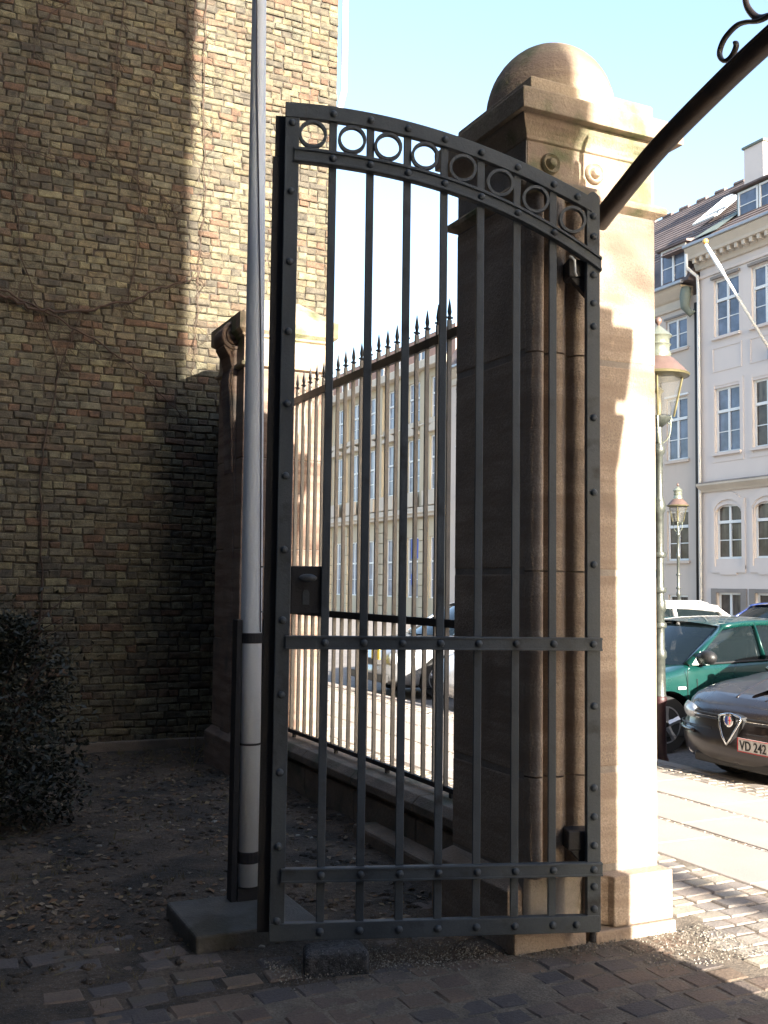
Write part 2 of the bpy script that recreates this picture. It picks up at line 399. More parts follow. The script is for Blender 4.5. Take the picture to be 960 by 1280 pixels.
# grit along the foot of the gate and pier
g = MB()
for i in range(5200):
    x = R.uniform(1.5, 3.6); y = 4.02-(x-2.5)*.16+R.gauss(0, .09)
    if x > 2.5 and y > 3.93: continue
    if x > 3.0: y = R.uniform(3.5, 3.93)
    s = R.uniform(.002, .0065); z = .0+R.uniform(-.002, .006)
    a = R.uniform(0, 6); 
    g.add([(x+s*cos(a), y+s*sin(a), z), (x+s*cos(a+2), y+s*sin(a+2), z), (x+s*cos(a+4), y+s*sin(a+4), z), (x, y, z+s)], [(0, 1, 3), (1, 2, 3), (2, 0, 3)], R.random()+.001)
kind(build('gravel', g, m_grit), 'stuff')
g = MB()
for i in range(5200):                                  # dead leaves and litter on the bed
    x = R.uniform(-.4, 3.0); y = R.uniform(4.6, 10.0); 
    if noise.noise(Vector((x*1.6, y*1.6, 4))) < R.uniform(-.45, .25): continue
    z = earth_z(x, y)+.006; s = R.uniform(.008, .030); a = R.uniform(0, 6); t = R.uniform(-.6, .6)
    u = Vector((cos(a), sin(a), t*.4))*s; v = Vector((-sin(a), cos(a), R.uniform(-.3, .3)))*s*.6
    c = Vector((x, y, z)); g.add([c-u, c-v+Vector((0, 0, s*.2)), c+u, c+v], [(0, 1, 2), (0, 2, 3)], R.random()+.001)
kind(build('leaf_litter', g, m_leafl), 'stuff')
g = MB()
for i in range(240):
    x = R.uniform(-.4, 3.0); y = R.uniform(4.15, 9.9); z = earth_z(x, y); q_ = R.uniform(.004, .02)*(.5 if y > 7 else 1)
    chunk(g, (x, y, z-.004), (Vector((cos(i), sin(i), 0)), Vector((-sin(i), cos(i), 0)), ZU), q_, q_*.7, q_*.8, q_*.3, q_*.2, R.random()+.001)
kind(build('pebbles', g, m_grit), 'stuff')
g = MB()
for i in range(2600):                                  # clods of earth
    x = R.uniform(-.5, 3.0); y = R.uniform(4.3, 9.95); z = earth_z(x, y); q_ = R.uniform(.005, .026)
    if noise.noise(Vector((x*2.3, y*2.3, 14))) < R.uniform(-.5, .3): continue
    chunk(g, (x, y, z-.006), (Vector((cos(i), sin(i), 0)), Vector((-sin(i), cos(i), 0)), ZU), q_, q_*.8, q_*.9, q_*.35, q_*.25)
kind(build('earth_clods', g, m_earth, smooth=True), 'stuff')
g = MB()
for i in range(160):
    x = R.uniform(-.4, 3.0); y = R.uniform(4.3, 9.9); z = earth_z(x, y)+.004; a = R.uniform(0, 6); l = R.uniform(.04, .16)
    g.tube([(x, y, z), (x+cos(a)*l*.5, y+sin(a)*l*.5, z+.008), (x+cos(a+.3)*l, y+sin(a+.3)*l, z+.002)], [.0025, .002, .001], 3)
kind(build('fallen_twigs', g, m_grass), 'stuff')
g = MB()
for i in range(900):                                   # grass and moss tufts
    x = R.uniform(-.2, 3.0); y = R.uniform(4.1, 9.9) if i % 3 else R.uniform(9.4, 9.98)
    if noise.noise(Vector((x*2, y*2, 9))) < .05: continue
    for k in range(5):
        a = R.uniform(0, 6); h = R.uniform(.015, .07); dx, dy = R.uniform(-.02, .02), R.uniform(-.02, .02); z = earth_z(x, y)
        g.add([(x+dx-.0015, y+dy, z), (x+dx+.0015, y+dy, z), (x+dx+cos(a)*h*.5, y+dy+sin(a)*h*.5, z+h)], [(0, 1, 2)])
kind(build('dry_grass', g, m_grass), 'stuff')

# ------------------------------------------------------------------ brick building on the left
WY = 10.10
bb = thing('brick_building', 'tall old building with a rough wall of mixed brown and yellow bricks on the left', 'building', (2.0, WY+5, 0))
build('wall_core', MB().box(-9, 4.19, WY+.012, 19.5, -.2, 15), m_mortar, bb)
rows = []
bl, bh = .212, .0700
cand = []
k = 0; z = .0
while z < 8.75:
    h = bh+R.uniform(-.004, .004); hdr = (k % 2 == 1)
    x = 4.19; first = True
    while x > .05:
        l = (bl*.5 if (hdr or (first and k % 4 == 2)) else bl)*R.uniform(.92, 1.06)
        first = False
        cand.append((x-l/2, z+h/2, l/2, h/2)); x -= l
    z += h; k += 1
vis = sorted(cand, key=lambda c: (0 if (inview((c[0], WY, c[1])) and c[2] > .08 and pix((c[0], WY, c[1]))[0] < 440 and pix((c[0], WY, c[1]))[1] < 930 and not (3.0 < c[0] < 3.45 and c[1] < 3.9)) else 1, pix((c[0], WY, c[1]))[2]))
sel = set(id(c) for c in vis[:300])
bmeshes = []
for i in range(24):
    mb = MB(); chunk(mb, (0, 0, 0), (XU, ZU, -YU),   .113, .0305, .018, .008, .0080)
    for q in range(len(mb.v)): pass
    me = mb.mesh('brick'); me.materials.append(m_brick); bmeshes.append(me)
rest = MB()
for c in cand:
    x, z, hw, hh = c; dep = R.uniform(-.004, .011)+(.009 if R.random() < .06 else 0)
    if id(c) in sel: put(R.choice(bmeshes), 'brick', bb, (x-bb.location.x, WY+.010+dep-.003-bb.location.y, z), (R.uniform(-.02, .02), R.uniform(-.012, .012), R.uniform(-.03, .03)), ((hw-.0045)/.113, 1, (hh-.0035)/.0305))
    else: chunk(rest, (x, WY+.010+dep-.003, z), (XU, ZU, -YU), hw-.0045, hh-.0035, .018, .008, .0080, R.random()+.001)
kind(build('brickwork', rest, m_brick, bb), 'stuff')
# end face towards the street
build('plinth_course', MB().box(.0, 4.2, WY-.06, WY+.02, -.2, .09), m_coping, bb, bevel=.01)
dp = MB(); dp.tube([(4.27, WY-.0, 13), (4.27, WY-.0, 6.95), (4.24, WY+.05, 6.75), (4.24, WY+.2, 6.6)], .035, 10)
build('drainpipe', dp, m_trim, bb, smooth=True)
# bare climber stems on the wall
def wob(pts, n=10, amp=.03):
    out = []
    for i in range(len(pts)-1):
        for k in range(n):
            t = k/n; out.append(Vector(pts[i]).lerp(Vector(pts[i+1]), t)+Vector((R.uniform(-amp, amp), R.uniform(-.01, .01), R.uniform(-amp, amp)))*.3)
    out.append(Vector(pts[-1])); return out
vine = thing('climbing_vine', 'bare leafless creeper stems clinging to the brown brick wall', 'climber', (1.5, WY-.04, .0))
Y = WY-.05
stems = [[(.4, 4.45), (.845, 4.224), (1.168, 4.12), (1.568, 4.16), (2.02, 4.317), (2.329, 4.50), (2.70, 4.634)],
         [(.5, 4.4), (1.312, 4.09), (1.803, 3.86), (2.2, 3.6), (2.6, 3.2)], [(2.50, 7.9), (2.515, 7.2), (2.551, 6.763)], [(2.57, 8.2), (2.60, 7.4), (2.56, 6.6), (2.6, 6.0)],
         [(.5, 5.75), (.794, 5.62), (1.3, 5.60), (1.747, 5.66), (2.299, 5.45), (2.5, 5.2)], [(1.9, 7.9), (1.86, 7.0), (1.80, 6.2), (1.7, 5.7)], [(2.72, 8.3), (2.70, 6.8), (2.74, 5.4), (2.70, 4.5), (2.66, 3.6)],
         [(1.2, 0), (1.3, 1.4), (1.25, 2.6), (1.4, 3.6), (1.568, 4.16)], [(1.4, 3.6), (1.0, 4.6), (.9, 5.6), (1.1, 6.9), (1.0, 8.1)], [(1.1, 6.9), (1.6, 7.4), (2.0, 8.0)], [(2.02, 4.3), (2.1, 5.2), (2.05, 6.1), (2.3, 7.0)]]
for i, st in enumerate(stems):
    r = .019 if i == 0 else (.011 if i in (1, 7) else .006)
    pts = wob([(a, Y, b) for a, b in st], 8, .06)
    mb = MB(); mb.tube(pts, [r*(1-.6*q/len(pts)) for q in range(len(pts))], 5)
    for q in range(len(pts)*2):                        # side shoots
        p = R.choice(pts); a = R.uniform(-2.6, -.5) if R.random() < .5 else R.uniform(.4, 2.7); l = R.uniform(.08, .35)
        mb.tube([p, p+Vector((cos(a)*l*.5, 0, sin(a)*l*.5)), p+Vector((cos(a+.4)*l, .01, sin(a+.4)*l))], [.003, .0025, .0012], 3)
    build('stem', mb, m_twig, vine)

# ------------------------------------------------------------------ fence, dwarf wall, end pier
FX = 3.10
dw = thing('dwarf_wall', 'low stone base wall carrying the iron railings, dark on its courtyard side', 'wall', (FX, 6.5, 0))
build('wall_body', MB().box(FX-.13, FX+.13, 4.72, 8.5, -.1, .245), m_coping, dw, bevel=.008)
for i in range(4):
    y0 = 4.74+i*.92
    mb = MB(); mb.prism([(FX-.19, .24), (FX+.19, .24), (FX+.19, .29), (FX+.14, .335), (FX-.14, .335), (FX-.19, .29)], y0+.004, y0+.915, 'y')
    build('coping_stone', mb, m_coping, dw, bevel=.006)
    build('base_stone', MB().box(FX-.165, FX-.125, y0+.005, y0+.912, -.08, .20+R.uniform(-.005, .005)), m_coping, dw, bevel=.01)
build('footing_stone', MB().box(FX-.34, FX-.17, 5.0, 6.2, -.05, .075), m_coping, dw, bevel=.02)
fe = thing('iron_railing', 'tall iron railing with spear points on the low wall behind the gate', 'fence', (FX, 6.5, 0))
build('top_rail', MB().box(FX-.016, FX+.016, 4.66, 8.46, 3.125, 3.185), m_gdark, fe, bevel=.003)
build('middle_rail', MB().box(FX-.016, FX+.016, 4.66, 8.46, 1.345, 1.395), m_gdark, fe, bevel=.003)
build('bottom_rail', MB().box(FX-.016, FX+.016, 4.66, 8.46, .365, .395), m_gdark, fe, bevel=.003)
bm_ = MB().box(-.0135, .0135, -.008, .008, .38, 3.25); bme = bm_.mesh('bar'); bme.materials.append(m_fence)
sp = MB(); sp.lathe([(.009, 3.248), (.018, 3.262), (.010, 3.275), (.016, 3.30), (.010, 3.34), (.002, 3.385)], seg=6); sp.box(-.022, .022, -.007, .007, 3.258, 3.268); sme = sp.mesh('spike'); sme.materials.append(m_gdark)
y = 8.39; i = 0
while y > 4.7:
    b = put(bme, 'bar', fe, (0, y-6.5, 0), (0, 0, R.uniform(-.06, .06))); put(sme, 'spike', b, (0, 0, R.uniform(-.004, .004)))
    if i % 6 == 2: build('foot', MB().box(FX-.012, FX+.012, y+.06, y+.085, .33, .37), m_gdark, fe)
    y -= .1475; i += 1
build('stay', MB().box(FX-.02, FX+.01, 4.92, 4.95, .33, 3.2), m_gdark, fe)

ep = thing('end_pier', 'stone end pier with a carved volute where the railing meets the brick wall', 'pier', (3.06, 8.85, 0))
ex0, ex1, ey0, ey1 = 2.68, 3.45, 8.42, 9.15
build('core', MB().box(ex0+.01, ex1-.01, ey0+.01, ey1-.01, -.1, 3.7), m_joint, ep)
build('link_wall', MB().box(ex0+.32, ex1-.05, ey1+.002, WY-.03, -.1, 3.3), m_bwall, ep)
z = 0.34
build('plinth', MB().frame_loft(ex0, ex1, ey0, ey1, [(.05, -.1), (.05, .28), (.0, .335)]), m_stone3, ep, bevel=.006)
for k in range(4):
    h = .775; build('stone_block', MB().box(ex0, ex1, ey0, ey1, z+.004, z+h-.004), m_stone3, ep, bevel=.008); z += h
build('capital', MB().frame_loft(ex0, ex1, ey0, ey1, [(0, 3.445), (.035, 3.455), (.035, 3.48), (.005, 3.495), (.005, 3.70), (.03, 3.712), (.03, 3.73), (.07, 3.76), (.07, 3.90)]), m_stone2, ep, bevel=.004)
build('cap', MB().frame_loft(ex0+.0, ex1-.0, ey0+.0, ey1, [(.03, 3.90), (.02, 3.93), (-.20, 4.10), (-.25, 4.11)]), m_stone2, ep, bevel=.01)
# volute bracket on the left side
sp_ = []
for i in range(64):
    a = i/63*4.6*pi; r = .125*(1-i/80); sp_.append((cos(a+.4)*r, sin(a+.4)*r))
mb = MB(); vy = 8.72
mb.tube([(2.64+px*.9, vy-.12, 3.73+pz) for px, pz in sp_], [.024*(1-i/120) for i in range(64)], 8)
mb.lathe([(.105, -.12), (.12, -.10), (.12, .10), (.105, .12)], (2.64, vy, 3.73), 'y', 20)
build('volute', mb, m_stone3, ep, smooth=True)
mb = MB()
prof = [(2.685, 3.72), (2.56, 3.72), (2.55, 3.64), (2.60, 3.56), (2.63, 3.44), (2.615, 3.34), (2.64, 3.2), (2.65, 2.9), (2.665, 2.6), (2.67, .2), (2.685, .2)]
mb.prism(prof, 8.60, 8.86, 'y'); build('console', mb, m_stone3, ep, bevel=.012)
for i in range(6):
    mb = MB(); mb.tube([(2.655, 8.62+i*.045, 3.6), (2.612, 8.62+i*.045, 3.35), (2.645, 8.62+i*.045, 2.95), (2.66, 8.62+i*.045, 2.55)], .011, 5); build('flute', mb, m_stone3, ep)

# ------------------------------------------------------------------ gate piers
def gate_pier(dy, mirror, label):
    root = thing('gate_pier', label, 'gate pier', (2.985, 4.335+dy, 0), group='piers of the gateway')
    def Yv(y): return (8.67-y if mirror else y)+dy
    def bx(x0, x1, y0, y1, z0, z1):
        a, b = sorted((Yv(y0), Yv(y1))); return MB().box(x0, x1, a, b, z0, z1)
    def fl(x0, x1, y0, y1, prof):
        a, b = sorted((Yv(y0), Yv(y1))); return MB().frame_loft(x0, x1, a, b, prof)
    X0, X1, Y0, Y1 = 2.625, 3.39, 4.01, 4.66
    build('core', bx(X0+.004, X1-.004, Y0+.004, Y1-.004, -.1, 3.9), m_joint, root)
    zs = [.30, .749, 1.671, 2.68, 3.44]
    for a, b in zip(zs[:-1], zs[1:]):
        build('stone_block', bx(X0, X1, Y0, Y1, a+.013, b-.013), m_stone, root, bevel=.009)
    # moulded jamb: two rolls and a fillet, course by course
    for a, b in zip(zs[:-1], zs[1:]):
        pl = [(X0+.004, 4.02)]
        def roll(cx, r, n=8): return [(cx+r*cos(pi+pi*i/n), 3.985+r*1.0*sin(pi+pi*i/n)) for i in range(n+1)]
        pl += roll(2.668, .036)+[(2.712, 4.00), (2.722, 4.00)]+roll(2.772, .046)+[(2.826, 4.005), (2.85, 4.005)]+roll(2.915, .058)+[(2.985, 4.0), (2.985, 4.02)]
        pl = [(px, Yv(py)) for px, py in pl]
        mb = MB(); mb.prism(pl, a+.004, b-.004, 'z'); build('jamb_block', mb, m_stone, root, auto=40)
    build('plinth', fl(2.55, 3.41, 4.02, 4.73, [(.0, -.12), (.0, .245), (-.075, .30)]), m_stone, root, bevel=.006)
    build('jamb_plinth', bx(2.54, 2.925, 3.945, 4.03, -.12, .10), m_stone, root, bevel=.01)
    pl = [(2.955, 4.03), (2.955, 3.93), (2.985, 3.93), (3.0, 3.975), (3.03, 3.985), (3.055, 3.96), (3.065, 3.925), (3.405, 3.925), (3.405, 4.03)]
    mb = MB(); mb.prism([(a, Yv(b)) for a, b in pl], .055, .28, 'z'); build('guard_stone', mb, m_stone, root, bevel=.006)
    build('guard_stone_base', bx(2.955, 3.415, 3.915, 4.03, -.12, .05), m_stone, root, bevel=.006)
    # capital
    build('astragal', fl(X0, X1, Y0, Y1, [(-.01, 3.43), (.012, 3.44), (.042, 3.455), (.048, 3.475), (.036, 3.49), (.004, 3.50), (-.01, 3.50)]), m_stone2, root, bevel=.003)
    build('jamb_astragal', bx(2.60, 3.0, 3.925, 4.02, 3.425, 3.495), m_stone2, root, bevel=.015)
    build('frieze', fl(X0+.01, X1-.02, Y0, Y1, [(0, 3.50), (0, 3.70)]), m_stone2, root, bevel=.003)
    build('bed_moulding', fl(X0+.01, X1-.02, Y0, Y1, [(-.01, 3.69), (.012, 3.70), (.014, 3.715), (.025, 3.735), (.05, 3.765), (.06, 3.785), (.064, 3.80)]), m_stone2, root, bevel=.003)
    build('cap_slab', fl(2.60, 3.43, 3.96, 4.71, [(.055, 3.797), (.058, 3.893), (.05, 3.900)]), m_stone2, root, bevel=.005)
    build('upper_slab', fl(2.66, 3.345, 4.01, 4.665, [(.02, 3.896), (.02, 4.0), (.0, 4.012)]), m_stone2, root, bevel=.006)
    mb = MB(); n = 14
    prof = [(.33, 3.99)]+[(.33*cos(pi/2*i/n), 4.005+.365*sin(pi/2*i/n)) for i in range(n)]+[(.004, 4.37)]
    mb.lathe(prof, (2.985, Yv(4.335), 0), 'z', 40); build('dome', mb, m_stone2, root, smooth=True)
    for cx in (2.76, 3.015):
        mb = MB(); yy = Yv(4.01)
        mb.lathe([(.052, 0), (.052, .012), (.044, .022), (.036, .012), (.028, .010), (.026, .022), (.018, .036), (.004, .040)] if not mirror else [(.052, 0), (.052, -.012), (.044, -.022), (.036, -.012), (.028, -.010), (.026, -.022), (.018, -.036), (.004, -.040)], (cx, yy, 3.60), 'y', 20)
        build('carved_boss', mb, m_stone2, root, auto=40)
    return root
pier1 = gate_pier(0, False, 'weathered brown stone gate pier with domed cap, beside the open gate leaf')
pier2 = gate_pier(-3.97, True, 'matching stone gate pier on the near side of the gateway, outside the picture')
pier2.location.x -= .07

# ------------------------------------------------------------------ gate leaf (local x from hinge to free edge, y towards the viewer)
gate = thing('gate_leaf', 'tall dark grey wrought iron gate leaf standing open, with rings under its arched top', 'gate', (2.88, 3.80, 0), math.atan2(.3173, -.9483))
def gb(name, mb, m=None, **k): return build(name, mb, m or m_gate, gate, local=True, **k)
def TT(t): return ((.0392476*t-.27602981)*t+.57233788)*t+3.36245046 if t > .05 else 3.39
def TT(t): return 3.3665+.5195*t-.1835*t*t
def BB(t): return ((.0598797*t-.35433252)*t+.67777369)*t+3.11498128
gb('hinge_stile', MB().prism([(-.006, .105), (.056, .105), (.056, 3.375), (.050, 3.395), (.038, 3.407), (.025, 3.411), (.012, 3.407), (.0, 3.395), (-.006, 3.375)], -.024, .014, 'y'), bevel=.003)
gb('free_stile', MB().box(1.373, 1.436, -.024, .014, .104, 3.72), bevel=.003)
gb('closing_bar', MB().box(1.425, 1.487, -.085, -.026, .125, 3.50), m_gdark, bevel=.003)
gb('closing_bar', MB().box(1.425, 1.478, -.075, -.030, 3.502, 3.69), m_gdark, bevel=.003)
def band_mesh(f0, f1, a, b, y0, y1, n=40):
    mb = MB(); vs = []; fs = []
    for i in range(n+1):
        t = a+(b-a)*i/n; vs += [(t, y0, f0(t)), (t, y1, f0(t)), (t, y1, f1(t)), (t, y0, f1(t))]
    for i in range(n):
        for k in range(4): k2 = (k+1) % 4; fs.append((i*4+k, i*4+k2, i*4+4+k2, i*4+4+k))
    fs += [(0, 1, 2, 3), (n*4+3, n*4+2, n*4+1, n*4)]
    return mb.add(vs, fs)
gb('top_rail', band_mesh(lambda t: TT(t)-.068, TT, .03, 1.4365, -.016, .018), bevel=.003)
gb('ring_rail', band_mesh(lambda t: BB(t)-.070, BB, -.012, 1.395, -.012, .022), bevel=.003)
gb('ring_rail_moulding', band_mesh(lambda t: BB(t)-.018, lambda t: BB(t)-.004, -.012, 1.395, .0225, .030), bevel=.002)
gb('ring_rail_moulding', band_mesh(lambda t: BB(t)-.068, lambda t: BB(t)-.056, -.012, 1.395, .0225, .030), bevel=.002)
gb('bottom_rail', MB().box(.0, 1.436, -.018, .018, .100, .172), bevel=.003)
gb('lower_rail', MB().box(-.011, 1.392, -.006, .026, .342, .400), bevel=.003)
gb('middle_rail', MB().box(-.011, 1.392, -.006, .026, 1.320, 1.378), bevel=.003)
for zz in (.395, .347, 1.373, 1.325): gb('rail_edge_bead', MB().box(-.011, 1.392, .0262, .0305, zz-.005, zz+.003), bevel=.001)
bars = [1.222-i*.1685 for i in range(7)]
for t in bars:
    top = TT(t)-.03
    gb('bar', MB().box(t-.0175, t+.0175, -.012, .004, .15, top), bevel=.003)
cents = [(1.313, 3.602), (1.137, 3.588), (.974, 3.556), (.806, 3.522), (.632, 3.484), (.459, 3.429), (.294, 3.360), (.121, 3.269)]
for i, (t, z) in enumerate(cents):
    zc = (TT(t)-.068+BB(t))/2
    mb = MB(); mb.lathe([(.0505, -.012), (.0635, -.012), (.0635, .012), (.0505, .012), (.0505, -.012)], (t, .004, zc), 'y', 28, cap=False); gb('ring', mb, auto=40)
rvm = MB(); rvm.lathe([(.0165, -.004), (.0165, .001), (.014, .007), (.008, .011), (.001, .0125)], axis='y', seg=12); rvm.v = [(x, -y, z) for x, y, z in rvm.v]
rme = rvm.mesh('rivet', True); rme.materials.append(m_gate)
def riv(t, z, y): put(rme, 'rivet', gate, (t, y, z))
for t in bars+[.105]: riv(t, .136, .019)
for t in bars: riv(t, .371, .027); riv(t, 1.349, .027); riv(t, TT(t)-.036, .019); riv(t, BB(t)-.037, .023)
riv(.03, .371, .027); riv(.03, 1.349, .027); riv(.10, TT(.1)-.036, .019)
for z in (3.641, 3.331, 3.013, 2.701, 2.382, 2.066, 1.746, 1.443, 1.126, .799, .491, .183): riv(1.404, z, .015)
for z in (3.294, 3.2, 3.021, 2.891, 2.783, 2.364, 2.026, 1.702, 1.077, .72, .595, .471, .295, .199): riv(.024, z, .015)
for zz in (1.475, 1.672): gb('strap', MB().box(1.42, 1.50, -.095, -.086, zz-.004, zz+.004), m_zinc)
lock = gb('lock_box', MB().box(1.216, 1.374, -.045, -.014, 1.469, 1.677), m_gdark, bevel=.006)
kn = MB(); kn.lathe([(.010, 0), (.010, .02), (.036, .024), (.040, .032), (.034, .040), (.004, .043)], axis='y', seg=18); kn.v = [(x, -y*1.0, z*.45) for x, y, z in kn.v]
k_ = put(kn.mesh('door_knob', True), 'door_knob', lock, (1.300, -.014, 1.625)); k_.data.materials.append(m_gate)
kh = MB(); kh.prism([(-.014, -.03), (.014, -.03), (.014, .02), (.008, .034), (-.008, .034), (-.014, .02)], 0, .004, 'y'); k_ = put(kh.mesh('keyhole_plate'), 'keyhole_plate', lock, (1.305, -.014, 1.54)); k_.data.materials.append(m_gate)
# hinge brackets at the back
for z0 in (3.02, .44):
    gb('hinge_bracket', MB().box(-.0, .13, -.13, -.024, z0, z0+.085), m_gdark, bevel=.006)
    gb('hinge_bracket', MB().prism([(.0, z0-.11), (.02, z0-.11), (.12, z0-.001), (.0, z0-.001)], -.07, -.03, 'y'), m_gdark, bevel=.003)
gb('latch_hook', MB().tube([(.135, .004, 3.105), (.125, .01, 3.10), (.112, .012, 3.085), (.110, .012, 3.03), (.102, .012, 3.012)], .006, 6), m_trim, smooth=True)
gb('pivot', MB().lathe([(.016, .055), (.016, .08), (.014, .085), (.014, .105)], (.025, -.005, 0), 'z', 12), m_gdark)

# stop stone beneath the gate
mb = MB(); chunk(mb, (1.765, 4.115, -.05), (Vector((.985, -.17, 0)), Vector((.17, .985, 0)), ZU), .14, .075, .150, .02, .018)
tag(build('stop_stone', mb, m_granite, bevel=.012), 'rough dark stone block on the ground under the free end of the gate', 'stone')

# overthrow arch with scrolls
ov = thing('overthrow_arch', 'dark curved iron arch springing from the stone pier over the gateway', 'arch', (3.0, 2.35, 0))
half = [(1.60, 3.335), (1.40, 3.435), (1.15, 3.545), (.82, 3.650), (.535, 3.725), (.25, 3.775), (0, 3.79)]
pts = [(3.0, 2.35+d, z) for d, z in half]+[(3.0, 2.35-d, z) for d, z in half[-2::-1]]
def smoothp(pts, n=6):
    out = []
    P = [Vector(p) for p in pts]
    for i in range(len(P)-1):
        p0 = P[max(i-1, 0)]; p1 = P[i]; p2 = P[i+1]; p3 = P[min(i+2, len(P)-1)]
        for k in range(n):
            t = k/n; out.append(.5*((2*p1)+(-p0+p2)*t+(2*p0-5*p1+4*p2-p3)*t*t+(-p0+3*p1-3*p2+p3)*t**3))
    out.append(P[-1]); return out
build('arch_tube', MB().tube(smoothp(pts), .046, 14), m_arch, ov, smooth=True)
build('arch_fillet', MB().tube([p+Vector((-.046, 0, .012)) for p in smoothp(pts)], .008, 6), m_arch, ov, smooth=True)
s1 = [(3.055, 3.800), (3.052, 3.782), (3.07, 3.757), (3.098, 3.746), (3.125, 3.756), (3.143, 3.785), (3.139, 3.815), (3.11, 3.847), (3.05, 3.866), (2.996, 3.855), (2.94, 3.83), (2.888, 3.822), (2.80, 3.83), (2.73, 3.86), (2.70, 3.92)]
s2 = [(2.83, 4.02), (2.86, 4.06), (2.92, 4.08), (2.975, 4.05), (3.0, 3.99), (2.999, 3.948), (2.986, 3.907), (2.956, 3.862), (2.926, 3.836), (2.888, 3.824)]
for s in (s1, s2):
    for sg in (1, -1):
        build('scroll', MB().tube(smoothp([(3.0, 2.35+sg*(a-2.35), b) for a, b in s], 5), .009, 8, flat=1.6), m_arch, ov, smooth=True)
build('crown_ring', MB().tube([(3.0, 2.35+.16*cos(a*pi/12), 4.0+.16*sin(a*pi/12)) for a in range(25)], .011, 8), m_arch, ov, smooth=True)

# ------------------------------------------------------------------ flagpole and base
fp = thing('flagpole', 'tall white painted pole standing close beside the gate, held by dark bands', 'pole', (1.654, 4.95, 0))
def pc(z): return Vector((1.654-(z-.13)*.0096, 4.95, z))
build('shaft', MB().tube([pc(.135), pc(1.5), pc(3), pc(4.6), pc(7.5)], [.0535, .0525, .046, .0365, .030], 28), m_pole, fp, smooth=True)
for z0, h in ((.245, .055), (1.305, .050)):
    build('band', MB().lathe([(.0555, z0), (.0575, z0+.003), (.0575, z0+h-.003), (.0555, z0+h)], (pc(z0).x, 4.95, 0), 'z', 24), m_gdark, fp)
build('wire_ring', MB().lathe([(.054, .81), (.057, .815), (.054, .82)], (pc(.8).x, 4.95, 0), 'z', 24), m_gdark, fp)
build('support_channel', MB().box(1.562, 1.592, 4.93, 5.00, .06, 1.42), m_gdark, fp, bevel=.003)
build('support_channel', MB().box(1.715, 1.742, 4.93, 5.00, .06, 1.42), m_gdark, fp, bevel=.003)
build('support_back', MB().box(1.592, 1.715, 5.01, 5.022, .06, 1.42), m_gdark, fp)
build('foot_shoe', MB().box(1.594, 1.713, 4.925, 5.005, .06, .128), m_gdark, fp)
rp = [pc(7.2)+Vector((-.035, -.035, 0)), pc(4.6)+Vector((-.026, -.036, 0)), pc(3.5)+Vector((-.004, -.047, 0)), pc(2.6)+Vector((.018, -.050, 0)), pc(1.6)+Vector((.028, -.050, 0)), pc(1.36)+Vector((.030, -.05, 0))]
build('halyard', MB().tube(smoothp(rp, 6), .0032, 5), m_rope, fp)
tag(build('concrete_base', MB().box(1.28, 1.86, 4.52, 5.06, -.06, .066), m_conc, bevel=.012), 'square concrete block on the earth carrying the white pole', 'base')

# ------------------------------------------------------------------ shrub and weed
bu = thing('evergreen_shrub', 'dense dark evergreen shrub against the brick wall at the left edge', 'shrub', (.55, 7.3, 0))
for i in range(9):
    a = R.uniform(0, 2*pi); p = Vector((.55, 7.3, 0)); q = p+Vector((cos(a)*.3, sin(a)*.3, R.uniform(.6, 1.0))); q2 = q+Vector((cos(a)*.2, sin(a)*.2, .35))
    build('branch', MB().tube([p, p.lerp(q, .5)+Vector((.03, 0, 0)), q, q2], [.018, .013, .009, .004], 5), m_twig, bu)
for i in range(16):
    a = R.uniform(-.6, 1.7); h = R.uniform(.3, 1.25); p = Vector((.55+cos(a)*.3, 7.2, h)); q = p+Vector((R.uniform(.1, .4)*(1 if i % 3 else -1), R.uniform(-.2, .1), R.uniform(.1, .35)))
    build('shoot', MB().tube([p, p.lerp(q, .5)+Vector((0, 0, .03)), q], [.006, .004, .002], 4), m_twig, bu)
lf = MB()
for i in range(520):
    a = R.uniform(-.6, 1.9); c = Vector((.55+cos(a)*R.uniform(.45, .82), 7.2+R.uniform(-.4, .3), R.uniform(.1, 1.55)))
    u = Vector((R.uniform(-1, 1), R.uniform(-1, 1), R.uniform(-.6, .8))).normalized(); n = u.cross(ZU+XU*.3).normalized(); s_ = R.uniform(.012, .028)
    lf.add([c-u*s_, c-n*s_*.4, c+u*s_, c+n*s_*.4], [(0, 1, 2, 3)], R.random()+.001)
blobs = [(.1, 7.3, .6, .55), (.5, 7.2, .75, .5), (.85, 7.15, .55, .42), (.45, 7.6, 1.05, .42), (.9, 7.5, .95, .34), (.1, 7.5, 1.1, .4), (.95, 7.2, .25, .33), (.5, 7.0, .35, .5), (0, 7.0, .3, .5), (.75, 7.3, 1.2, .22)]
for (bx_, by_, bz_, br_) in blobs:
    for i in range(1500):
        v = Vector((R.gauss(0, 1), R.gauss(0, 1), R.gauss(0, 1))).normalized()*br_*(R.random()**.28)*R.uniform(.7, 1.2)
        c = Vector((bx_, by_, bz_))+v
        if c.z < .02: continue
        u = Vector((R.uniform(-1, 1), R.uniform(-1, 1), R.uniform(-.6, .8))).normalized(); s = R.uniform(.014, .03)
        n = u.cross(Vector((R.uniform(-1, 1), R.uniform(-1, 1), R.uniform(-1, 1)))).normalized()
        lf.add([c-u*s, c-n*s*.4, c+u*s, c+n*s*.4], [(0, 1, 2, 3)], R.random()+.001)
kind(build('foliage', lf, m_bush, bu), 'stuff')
we = thing('dry_weed', 'thin dry weed stalk growing from the earth at the wall foot', 'weed', (2.45, 8.9, 0))
